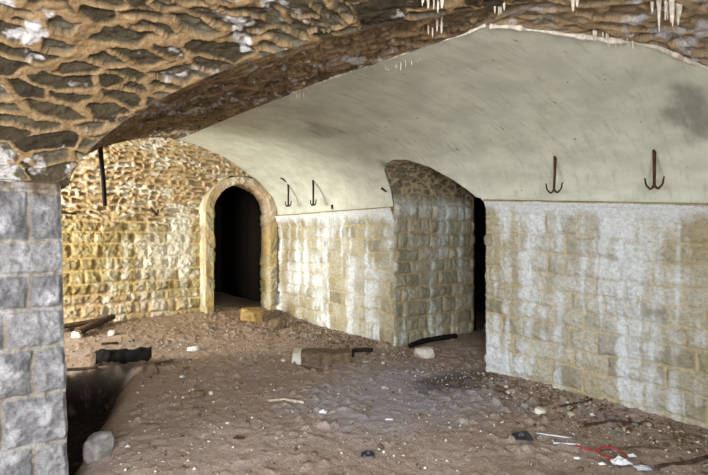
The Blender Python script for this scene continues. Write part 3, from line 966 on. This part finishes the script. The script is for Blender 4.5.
# hanging bar under the left vault
d = ray(100.5, 150); d2 = ray(105, 206)
D = 5.9
a = EYE + d * D; b = EYE + d2 * D
top = np.array([a[0], a[1], max(a[2], ceil_z(a[0], a[1]) + 0.03)])
mb = MB(); mb.tube([top, a, (a + b) / 2 + [0.004, 0, 0], b], [0.026, 0.026, 0.027, 0.024], 6)
tag(mb.build('iron_bar', M_BLACKIRON, origin=tuple(top)), 'long dark iron bar hanging from the rubble vault beside the pier', 'bar')
# hook and peg in the ochre wall
d = ray(154, 212); tt = (YFAR - 0.02 - EYE[1]) / d[1]; p = EYE + d * tt
root = empty('iron_hook', tuple(p), 'small bent iron hook in the ochre back wall', 'hook')
mb = MB(); mb.tube([(-0.07, -0.06, 0.07), (-0.03, -0.08, 0.0), (0.03, -0.08, -0.05), (0.05, -0.06, -0.02), (0.055, -0.06, 0.05)], [0.014, 0.017, 0.018, 0.016, 0.012], 6); mb.build('hook_body', M_BLACKIRON, root)
mb = MB(); mb.tube([(-0.02, 0.06, 0.0), (-0.03, -0.08, 0.0)], [0.014, 0.014], 6); mb.build('shank', M_BLACKIRON, root)
d = ray(68, 213); tt = (YFAR - 0.06 - EYE[1]) / d[1]; p = EYE + d * tt
mb = MB(); mb.tube([p + [-0.12, -0.03, 0.0], p + np.array([0.08, 0.0, -0.005]), p + np.array([0.13, 0.1, -0.005])], [0.014, 0.016, 0.016], 6)
tag(mb.build('iron_peg', M_BLACKIRON, origin=tuple(p)), 'short iron peg in the ochre back wall right against the pier edge', 'peg')

# ------------------------------------------------------------------ loose stones
def rock_mesh(seed, subdiv=3, rough=0.35, boxy=0.5):
    import bmesh
    bm = bmesh.new(); bmesh.ops.create_icosphere(bm, subdivisions=subdiv, radius=1.0)
    co = np.array([v.co for v in bm.verts])
    mx = np.abs(co).max(axis=1, keepdims=True)
    co = co * (1 - boxy) + (co / mx) * 0.85 * boxy
    r = np.random.default_rng(seed)
    for i in range(5):           # chip flat facets
        nrm = r.normal(size=3); nrm /= np.linalg.norm(nrm); dd = r.uniform(0.62, 0.9)
        over_ = np.maximum(co @ nrm - dd, 0); co -= over_[:, None] * nrm
    nz = fbm(co[:, 0] * 2.2 + seed, co[:, 1] * 2.2 + co[:, 2] * 1.7, seed, 4)
    co *= (1 + rough * nz)[:, None]
    fs = [[v.index for v in f.verts] for f in bm.faces]
    bm.free()
    return co, fs


def rock(name, px, py, wpx, hpx, label, cat, mat, seed, depth=0.7, boxy=0.55, rot=0.3, tilt=0.0, sink=0.15, group=None):
    """px, py: middle of the base"""
    p, D = hit_floor(px, py)
    w_ = wpx / F_PX * D; h_ = hpx / F_PX * D
    co, fs = rock_mesh(seed, 4, 0.3, boxy)
    co = co / np.abs(co).max(axis=0)
    co = co * [w_ / 2, w_ / 2 * depth, h_ / 2 * 1.15]
    co[:, 2] += co[:, 0] * tilt
    ang = -YAW + rot
    c, s_ = cos(ang), sin(ang)
    co = np.column_stack([co[:, 0] * c - co[:, 1] * s_, co[:, 0] * s_ + co[:, 1] * c, co[:, 2] + h_ / 2 - sink * h_])
    co = co + [0, 0, 0]
    mb = MB(); mb.add(co, fs)
    o = mb.build(name, mat)
    o.location = p + FWD * (w_ / 2 * depth * 0.5) * np.array([1, 1, 0])
    o.location[2] = float(floor_h(o.location[0], o.location[1]))
    return tag(o, label, cat, group)


rock('stone_block', 251, 322, 23, 14, 'squared ochre stone block in front of the arched doorway', 'stone', M_OCHRE, 3, 0.7, 0.9, 0.15)
rock('boulder', 277, 330, 19, 13, 'rounded greyish boulder near the foot of the wall right of the doorway', 'stone', M_BROWNROCK, 5, 0.8, 0.3)
rock('boulder', 425, 358, 21, 11, 'pale angular rock at the mouth of the opening in the right wall', 'stone', M_WHITE, 8, 0.7, 0.4)
rock('boulder', 96, 460, 29, 28, 'large grey rock at the foot of the pier beside the dark hollow', 'stone', M_GREYROCK, 12, 0.8, 0.45, 0.2, 0.25)
rock('boulder', 541, 415, 12, 7, 'small whitish stone lying near the foot of the right wall', 'stone', M_WHITE, 14, 0.7, 0.4)
rock('boulder', 526, 409, 9, 6, 'small grey stone just behind the whitish stone by the right wall', 'stone', M_GREYROCK, 15, 0.7, 0.4)
rock('boulder', 193, 351, 13, 5, 'flat white chip of stone out on the far dirt floor', 'stone', M_WHITE, 16, 0.6, 0.5)
rock('boulder', 150, 376, 16, 15, 'upright grey stone at the right end of the shadow-slot fill', 'stone', M_BROWNROCK, 17, 0.6, 0.5)
rock('boulder', 96, 366, 12, 16, 'upright dark stone at the left end of the shadow-slot fill', 'stone', M_BROWNROCK, 18, 0.7, 0.5)
rock('boulder', 76, 338, 11, 7, 'white lump of rubble beside the fallen planks', 'stone', M_WHITE, 19, 0.7, 0.4)
rock('boulder', 197, 398, 15, 8, 'brown stone half sunk in the dirt floor beyond the pier', 'stone', M_BROWNROCK, 21, 0.7, 0.4, sink=.3)
rock('boulder', 112, 336, 9, 6, 'pale stone on the far floor just right of the fallen planks', 'stone', M_ROCK, 25, 0.7, 0.4)

# long fallen slab with pale broken end
p, D = hit_floor(322, 362)
root = empty('fallen_slab', tuple(p), 'long brown stone slab fallen on the floor with a pale broken end', 'slab')
L_ = 0.62; W_ = 0.30; Hh = 0.17
def slabpart(x0, x1, seed, mat, name, hs):
    nx_, ns_ = 26, 28
    an = np.linspace(0, 2 * pi, ns_, endpoint=False)
    sec = np.stack([np.sign(np.cos(an)) * np.abs(np.cos(an)) ** 0.35 * W_ / 2, np.sign(np.sin(an)) * np.abs(np.sin(an)) ** 0.35 * Hh / 2 + Hh / 2 - 0.02], -1)
    xx = np.linspace(x0, x1, nx_)
    P = np.zeros((ns_, nx_, 3))
    for i in range(nx_):
        e = min(1, (0.25 + min(i, nx_ - 1 - i) / 2.0)) if True else 1
        e = max(0.93, min(1, e))
        jj = 1 + 0.22 * fbm(an * 1.3 + seed, np.full(ns_, xx[i] * 6), seed, 3)
        P[:, i, 0] = xx[i] + 0.03 * fbm(an * 2, np.full(ns_, xx[i] * 9), seed + 2, 2)
        P[:, i, 1] = sec[:, 0] * jj * e; P[:, i, 2] = (sec[:, 1]) * hs * jj
    c, s_ = cos(-YAW + 0.35 - 0.3), sin(-YAW + 0.35 - 0.3)
    Q = np.stack([P[..., 0] * c - P[..., 1] * s_, P[..., 0] * s_ + P[..., 1] * c, P[..., 2]], -1)
    mb = MB(); mb.grid(Q, {}, None, close_u=True)
    mb.add(Q[:, 0], [tuple(range(ns_))]); mb.add(Q[:, -1], [tuple(range(ns_ - 1, -1, -1))])
    return mb.build(name, mat, root, smooth=False)
slabpart(-0.27, 0.36, 31, M_BROWNROCK, 'slab_body', 1.0)
slabpart(-0.37, -0.265, 33, M_WHITE, 'broken_end', 1.06)['label'] = 'pale broken end'

p, D = hit_floor(353, 357)
root = empty('iron_pipe', tuple(p), 'short dark iron pipe end standing off the floor beside the fallen slab', 'pipe')
mb = MB(); e0 = np.array([0, 0, 0.085]); mb.tube([e0, e0 + RGT * 0.14 + [0, 0, 0.012], e0 + RGT * 0.27 + [0, 0, 0.01]], [0.03, 0.03, 0.028], 10); mb.build('pipe_body', M_BLACKIRON, root)
mb = MB(); mb.tube([(0, 0, -0.03), (0, 0, 0.05), (0, 0, 0.1)], [0.018, 0.018, 0.02], 8); mb.build('pipe_foot', M_BLACKIRON, root)


def stick(name, pts_px, r, label, cat, mat, seg=7, lift=0.0, group=None, flat=1.0, wob=0.01, n=10):
    pts = []
    ps = [hit_floor(*q)[0] for q in pts_px]
    ps = np.array(ps)
    sgl = np.concatenate([[0], np.cumsum(np.linalg.norm(np.diff(ps, axis=0), axis=1))])
    ss = np.linspace(0, sgl[-1], n)
    P = np.column_stack([np.interp(ss, sgl, ps[:, i]) for i in range(3)])
    zf = np.array([float(floor_h(x, y)) for x, y in P[:, :2]])
    lin_ = np.linspace(zf[0], zf[-1], n)
    P[:, 2] = np.maximum(lin_, zf * 0.6 + lin_ * 0.4) + r * 0.8 + lift
    sd = sum(ord(ch) for ch in label)
    P[:, 0] += wob * 2 * fbm(ss * 4, ss * 0, sd, 3); P[:, 1] += wob * 2 * fbm(ss * 4, ss * 0 + 5, sd + 1, 3)
    mb = MB(); mb.tube(P, r * (1 + 0.3 * fbm(ss * 7, ss * 0, sd + 2, 2)), seg, flat)
    o = mb.build(name, mat, origin=tuple(P[0]))
    return tag(o, label, cat, group)


# fallen planks by the back wall
def plank(px0, px1, w_, th, label, name='plank', mat=M_WOOD, rag=0.01, group='fallen planks by the back wall'):
    a = hit_floor(*px0)[0]; b = hit_floor(*px1)[0]
    a[2] += 0.05; b[2] += 0.07
    dr = (b - a); L = np.linalg.norm(dr); dr /= L
    sd = np.cross(dr, [0, 0, 1]); sd /= np.linalg.norm(sd); up = np.cross(sd, dr)
    nx_ = 20; cs = [(-w_ / 2, 0), (w_ / 2, 0), (w_ / 2, th), (0, th * 1.08), (-w_ / 2, th)]
    P = np.zeros((len(cs), nx_, 3))
    for i in range(nx_):
        for j, (s_, u_) in enumerate(cs):
            k_ = rag * float(fbm(np.array(i * 0.4), np.array(j * 1.3), 91, 2)) * 2
            P[j, i] = a + dr * L * i / (nx_ - 1) + sd * (s_ + k_) + up * (u_ + k_)
    mb = MB(); mb.grid(P, {}, None, close_u=True); mb.add(P[:, 0], [tuple(range(5))]); mb.add(P[:, -1], [(4, 3, 2, 1, 0)])
    return tag(mb.build(name, mat, smooth=False, origin=tuple(a)), label, name, group)


plank((52, 334), (104, 326), 0.14, 0.06, 'dark fallen plank lying nearest the ochre back wall')
plank((78, 338), (112, 323), 0.12, 0.07, 'weathered fallen plank lying in front of the other plank')

# solid black fill standing in for a shadowed slot by the hollow
plank((98, 366), (150, 365), 0.20, 0.13, 'solid black shadow-slot fill standing in for the dark gap between two upright stones', 'shadow_fill', M_CHAR_SHADOW, 0.05, None)
stick('stick', [(62, 372), (98, 370)], 0.022, 'dark stick on the floor at the left of the blackened timber', 'stick', M_WOOD)
stick('stick', [(152, 366), (172, 362)], 0.02, 'short stick leaning on the stone right of the blackened timber', 'stick', M_TWIG)
stick('stick', [(268, 402), (286, 401), (304, 404)], 0.016, 'bleached pale stick lying in the middle of the floor', 'stick', M_PALEWOOD)
stick('stick', [(101, 345), (118, 344)], 0.018, 'dark stub of wood on the grey dust near the back wall', 'stick', M_WOOD)
stick('stick', [(410, 349), (424, 344), (438, 342), (456, 339)], 0.04, 'charred branch along the floor at the foot of the reveal', 'branch', M_CHAR_SHADOW, wob=0.012, lift=0.015)
stick('plastic_strip', [(536, 436), (575, 441)], 0.010, 'longer pale plastic strip lying beside the black plastic scrap', 'strip', M_PLASTIC, 8, wob=0.006, flat=0.6, lift=0.012)
stick('plastic_strip', [(553, 445), (580, 447)], 0.008, 'thin pale plastic strip lying just in front of the longer strip', 'strip', M_PLASTIC, 8, wob=0.004, lift=0.01)
for i, (q, r_, lb) in enumerate([
    ([(560, 407), (577, 404), (592, 400)], 0.010, 'bent dry twig near the right wall beyond the plastic strips'),
    ([(570, 412), (582, 405), (588, 398)], 0.008, 'thin twig crossing the bent twig near the right wall'),
    ([(581, 428), (608, 421), (640, 425)], 0.012, 'long crooked twig at the foot of the right wall'),
    ([(626, 430), (648, 421), (655, 427)], 0.010, 'forked looking twig at the foot of the right wall, right of the crooked one'),
    ([(655, 468), (690, 464), (707, 458)], 0.014, 'thick dark twig in the corner of the floor at lower right'),
    ([(600, 452), (640, 448), (668, 452)], 0.007, 'thin twig lying behind the white wrapper'),
    ([(470, 388), (500, 391), (512, 398)], 0.009, 'dark twig lying on the floor before the edge of the right wall'),
    ([(300, 367), (322, 371)], 0.014, 'brown twig lying in front of the fallen slab'),
]):
    stick('twig', q, r_, lb, 'twig', M_TWIG if i % 2 else M_WOOD, 6, wob=0.02)
stick('twig', [(640, 384 + 80), (652, 470)], 0.006, 'short twig lying right of the white wrapper', 'twig', M_TWIG, 6)


def scrap(name, px, py, wpx, label, cat, mat, seed, hh=0.03, asp=0.7, parent=None):
    p, D = hit_floor(px, py); w_ = wpx / F_PX * D
    n_ = 22
    A, B = np.meshgrid(np.linspace(-1, 1, n_), np.linspace(-1, 1, n_), indexing='ij')
    k_ = 1 + 0.35 * fbm(A * 1.5 + seed, B * 1.5, seed, 3)
    Xs = A * w_ / 2 * k_; Ys = B * w_ / 2 * asp * k_
    Zs = hh * (1.0 + 2.2 * fbm(A * 2.1 + seed, B * 2.1, seed + 1, 3)) * (1 - 0.8 * np.maximum(np.abs(A), np.abs(B)) ** 2)
    c, s_ = cos(-YAW), sin(-YAW)
    top_ = np.stack([Xs * c - Ys * s_, Xs * s_ + Ys * c, Zs + 0.012], -1)
    bot = top_ - [0, 0, 0.004]
    mb = MB(); mb.grid(top_); mb.grid(bot)
    o = mb.build(name, mat)
    o.location = p
    return tag(o, label, cat)


scrap('plastic_scrap', 522, 440, 19, 'crumpled black plastic scrap lying left of the pale strips', 'scrap', M_BLACKPLASTIC, 3, 0.045, 0.6)
scrap('wrapper', 621, 465, 19, 'white crumpled wrapper among the red cord at lower right', 'wrapper', M_PAPER, 5, 0.03, 0.5)
scrap('wrapper', 643, 470, 15, 'flattened pale wrapper right of the crumpled white one', 'wrapper', M_PLASTIC, 6, 0.015, 0.6)
scrap('paper_scrap', 323, 414, 8, 'tiny white paper scrap in the middle of the floor', 'scrap', M_PAPER, 7, 0.02, 0.7)
scrap('plastic_scrap', 368, 457, 14, 'small black scrap on the floor at bottom centre', 'scrap', M_BLACKPLASTIC, 9, 0.02, 0.5)
scrap('leather_scrap', 239, 440, 11, 'small rust brown scrap on the floor at bottom left of centre', 'scrap', M_IRON, 10, 0.015, 0.5)
scrap('paper_scrap', 389, 421, 8, 'white sliver of paper right of the tiny white scrap', 'scrap', M_PAPER, 11, 0.006, 0.35)
scrap('paper_scrap', 602, 466, 7, 'small white paper scrap just left of the crumpled wrapper', 'scrap', M_PAPER, 21, 0.012, 0.5)
scrap('paper_scrap', 632, 458, 8, 'small white paper scrap just behind the crumpled wrapper', 'scrap', M_PAPER, 22, 0.012, 0.5)
scrap('paper_scrap', 577, 460, 6, 'small pale scrap in the dirt just before the near end of the red cord', 'scrap', M_PAPER, 23, 0.01, 0.5)
# red cord
pts = [(576, 448), (586, 453), (596, 453), (602, 459), (613, 462), (622, 466), (627, 459), (617, 452), (606, 450), (598, 452)]
P = []
cp = [hit_floor(*q)[0] for q in pts]
cp = np.array(cp)
tt = np.linspace(0, len(cp) - 1, 90)
P = np.column_stack([np.interp(tt, np.arange(len(cp)), cp[:, i]) for i in range(3)])
ker = np.ones(7) / 7
for i in range(3):
    P[3:-3, i] = np.convolve(P[:, i], ker, 'valid')
P[:, 2] = np.array([float(floor_h(x, y)) for x, y in P[:, :2]]) + 0.022
mb = MB(); mb.tube(P, 0.0055, 6)
tag(mb.build('cord', M_RED, origin=tuple(P[0])), 'thin red cord snaking over the dirt at lower right', 'cord')

# small loose stones, each its own object
meshes = []
for sd, mt in [(51, M_ROCK), (52, M_GREYROCK), (53, M_BROWNROCK), (54, M_BROWNROCK), (55, M_WHITE), (56, M_GREYROCK), (57, M_BROWNROCK), (58, M_BROWNROCK), (59, M_CLOD), (60, M_CLOD)]:
    co, fs = rock_mesh(sd, 2, 0.9, 0.5)
    mb = MB(); mb.add(co, fs); o = mb.build('loose_stone', mt, smooth=False)
    meshes.append(o.data); bpy.data.objects.remove(o)
r = random.Random(5)
cnt = 0
while cnt < 285:
    q = r.random()
    if q < 0.35: px, py = r.uniform(480, 705), 0; py = 378 + (px - 480) * 0.27 + abs(r.gauss(0, 16))
    elif q < 0.6: px, py = r.uniform(255, 400), 0; py = 322 + (px - 263) * 0.24 + abs(r.gauss(4, 14))
    elif q < 0.70: px, py = r.uniform(72, 215), 0; py = 326 + abs(r.gauss(4, 14))
    elif q < 0.84: px, py = r.uniform(140, 335), r.uniform(352, 412)
    else: px, py = r.uniform(140, 690), r.uniform(350, 474)
    if py > 474: continue
    p, D = hit_floor(px, py)
    if p[0] < XL + 0.05 or p[0] > XR - 0.1 or p[1] > YFAR - 0.3: continue
    o = bpy.data.objects.new('loose_stone', r.choice(meshes)); COL.objects.link(o)
    sz = min(0.036, 0.010 + r.expovariate(1 / 0.011)) * (1.0 if D > 4 else 0.75)
    o.scale = (sz * r.uniform(0.8, 1.4), sz, sz * r.uniform(0.5, 0.85)); o.rotation_euler = (0, 0, r.uniform(0, 6.28))
    o.location = (p[0], p[1], p[2] + sz * 0.3)
    tag(o, 'small loose stone lying scattered on the dirt floor', 'stone', 'small loose stones on the floor')
    cnt += 1

# gravel: uncountable grit
mb = MB(); gv = []; gf = []
N = 9500
xs_ = rng.uniform(0.5, 4.65, N); ys_ = rng.uniform(0.9, 8.6, N)
near = rng.random(N) < 0.45
xs_[near] = 4.68 - np.abs(rng.normal(0, 0.45, near.sum()))
keep = hollow(xs_, ys_, 0.15) < 0.1
xs_ = xs_[keep]; ys_ = ys_[keep]; N = len(xs_)
zf = floor_h(xs_, ys_)
sz = 0.004 + rng.exponential(0.004, N); sz = np.minimum(sz, 0.018)
base = np.array([(1, 0, 0), (0, 1, 0), (-1, 0, 0), (0, -1, 0), (0, 0, 0.8), (0, 0, -0.5)])
tri = np.array([(0, 1, 4), (1, 2, 4), (2, 3, 4), (3, 0, 4), (1, 0, 5), (2, 1, 5), (3, 2, 5), (0, 3, 5)])
an = rng.uniform(0, 6.28, N)
R = base[None] * sz[:, None, None] * rng.uniform(0.7, 1.4, (N, 6, 1))
Rx = R[..., 0] * np.cos(an)[:, None] - R[..., 1] * np.sin(an)[:, None]; Ry = R[..., 0] * np.sin(an)[:, None] + R[..., 1] * np.cos(an)[:, None]
V = np.stack([Rx + xs_[:, None], Ry + ys_[:, None], R[..., 2] + zf[:, None] + sz[:, None] * 0.5], -1).reshape(-1, 3)
mb.add(V, []); mb.f.append((tri[None] + (np.arange(N) * 6)[:, None, None]).reshape(-1, 3))
t = NT('grit')
vv = t.vec((1, 1, 1), 'obj')
M_GRIT = t.done(t.ramp(t.noise(vv, 25, 1, 0.5), [(0.36, lin(84, 70, 58)), (0.5, lin(150, 134, 120)), (0.66, lin(204, 196, 186))]))
tag(mb.build('gravel', M_GRIT, smooth=False), 'fine gravel and grit strewn over the dirt floor', 'gravel', kind='stuff')

# dead leaves banked by the far right wall
mb = MB(); N = 900
lx = 4.62 - np.abs(rng.normal(0, 0.4, N)); ly = rng.uniform(5.3, 8.5, N)
k2 = N // 3
lx[:k2] = 4.6 - np.abs(rng.normal(0, 0.3, k2)); ly[:k2] = rng.uniform(0.9, 3.4, k2)
lz = floor_h(lx, ly) + 0.012
sz = rng.uniform(0.012, 0.032, N); an = rng.uniform(0, 6.28, N)
base = np.array([(1, 0, 0.15), (0, 0.45, 0), (-1, 0, 0.2), (0, -0.45, 0)])
R = base[None] * sz[:, None, None]
tl = rng.normal(0, 0.4, N)
Rx = R[..., 0] * np.cos(an)[:, None] - R[..., 1] * np.sin(an)[:, None]; Ry = R[..., 0] * np.sin(an)[:, None] + R[..., 1] * np.cos(an)[:, None]
V = np.stack([Rx + lx[:, None], Ry + ly[:, None], R[..., 2] + lz[:, None] + tl[:, None] * R[..., 0]], -1).reshape(-1, 3)
mb.add(V, []); mb.f.append((np.array([[0, 1, 2, 3]])[None] + (np.arange(N) * 4)[:, None, None]).reshape(-1, 4))
tag(mb.build('leaves', M_LEAF, smooth=False), 'dead leaves and chaff drifted along the foot of the right wall', 'leaves', kind='stuff')

# ------------------------------------------------------------------ stalactites
def stalactite(px, pyt, lpx, label, group, r=0.010, seed=0):
    p = hit_ceiling(px, pyt)
    D = max((p - EYE).dot(FWD), 0.5)
    L = lpx / F_PX * D
    zz_ = np.linspace(0.05, -L, 9)
    rr = r * np.array([1.6, 1.5, 1.15, 0.95, 0.85, 0.7, 0.6, 0.45, 0.2])
    P = np.column_stack([p[0] + 0.004 * fbm(zz_ * 20, zz_ * 0, seed, 2), p[1] + 0.004 * fbm(zz_ * 20, zz_ * 0 + 3, seed, 2), p[2] + zz_])
    mb = MB(); mb.tube(P, rr, 7)
    return tag(mb.build('stalactite', M_LIME, origin=tuple(p)), label, 'stalactite', group)


r = random.Random(3)
def stal_row(x0, y0, x1, y1, n, l0, l1, label, group, rad):
    for i in range(n):
        f = (i + r.uniform(-0.3, 1.3)) / n
        stalactite(x0 + (x1 - x0) * f, y0 + (y1 - y0) * f + r.uniform(-2.5, 2), l0 * 0.6 + (l1 - l0 * 0.6) * r.random() ** 1.8, label, group, rad * r.uniform(0.6, 1.3), i)


stal_row(652, 3, 682, 5, 9, 10, 30, 'long white stalactite in the cluster at the top right of the vault', 'stalactites at the top right', 0.011)
stal_row(413, -2, 446, 0, 8, 6, 13, 'white stalactite in the small cluster at the top centre of the vault', 'stalactites at the top centre', 0.009)
stal_row(429, 28, 444, 25, 5, 6, 11, 'short stalactite in the tight cluster on the rubble above the plaster edge', 'stalactites above the plaster edge', 0.010)
stal_row(386, 67, 421, 58, 12, 4, 9, 'tiny stalactite in the row on the plaster just below its broken edge', 'stalactite row on the plaster', 0.008)
stal_row(290, 98, 312, 90, 7, 4, 8, 'tiny stalactite in the row on the plaster above the dark stain', 'stalactites above the stain', 0.009)
stal_row(592, 36, 636, 41, 12, 4, 8, 'tiny stalactite fringing the plaster edge below the rubble, right of centre', 'stalactites on the plaster edge', 0.007)
stal_row(495, 8, 506, 6, 4, 6, 10, 'white stalactite on the rubble above the peak of the plaster edge', 'stalactites above the peak', 0.009)
stal_row(573, -2, 577, 0, 2, 10, 14, 'thick white stalactite hanging alone at the top edge of the vault', 'stalactites at the top edge', 0.012)

# limescale crust along the broken plaster edge
mb = MB()
Xe = np.linspace(XC + 0.02, 4.2, 160)
Ye = np.interp(Xe, ex, ey) + 0.03 * fbm(Xe * 6, Xe * 0, 71, 3)
Ze = mright(Xe, Ye) - 0.008
mb.tube(np.column_stack([Xe, Ye, Ze]), 0.015 * np.clip(0.6 + 3.0 * fbm(Xe * 11, Xe * 0, 99, 4), 0.12, 2.2), 8)
tag(mb.build('limescale_crust', M_LIME), 'whitish limescale crust along the plaster edge from its peak to the right', 'limescale')
mb = MB()
Ye = np.linspace(1.84, 4.2, 200)
Xe = XC + 0.012 * 2 * fbm(Ye * 8, Ye * 0, 98, 3)
Ze = zc(Ye) - 0.004
mb.tube(np.column_stack([Xe, Ye, Ze]), 0.011 * np.clip(0.5 + 3.4 * fbm(Ye * 9, Ye * 0, 97, 4), 0.1, 2.2), 8)
tag(mb.build('limescale_crust', M_LIME), 'whitish limescale crust along the plaster edge left of its peak', 'limescale')

# ------------------------------------------------------------------ light
def area(name, loc, rot, sx, sy, power, color):
    l = bpy.data.lights.new(name, 'AREA'); l.shape = 'RECTANGLE'; l.size = sx; l.size_y = sy
    l.energy = power; l.color = color
    o = bpy.data.objects.new(name, l); COL.objects.link(o); o.location = loc; o.rotation_euler = rot
    return o


area('daylight_back', (-1.2, -1.7, 1.9), (radians(60), 0, radians(0)), 2.9, 1.8, 300, (0.95, 0.97, 1.0))
area('daylight_left', (-4.0, 1.6, 1.7), (radians(62), 0, radians(-90)), 2.7, 1.6, 130, (0.93, 0.96, 1.0))
area('daylight_far', (-3.2, 7.0, 1.5), (radians(84), 0, radians(-76)), 2.0, 2.0, 430, (1.0, 0.985, 0.92))

w = bpy.data.worlds.new('sky'); SC.world = w; w.use_nodes = True
bg = w.node_tree.nodes['Background']
bg.inputs[0].default_value = (0.75, 0.85, 1.0, 1); bg.inputs[1].default_value = 0.8

SC.view_settings.view_transform = 'Standard'
SC.view_settings.look = 'None'
SC.view_settings.gamma = 1.0
SC.view_settings.use_curve_mapping = False
SC.view_settings.exposure = 1.2
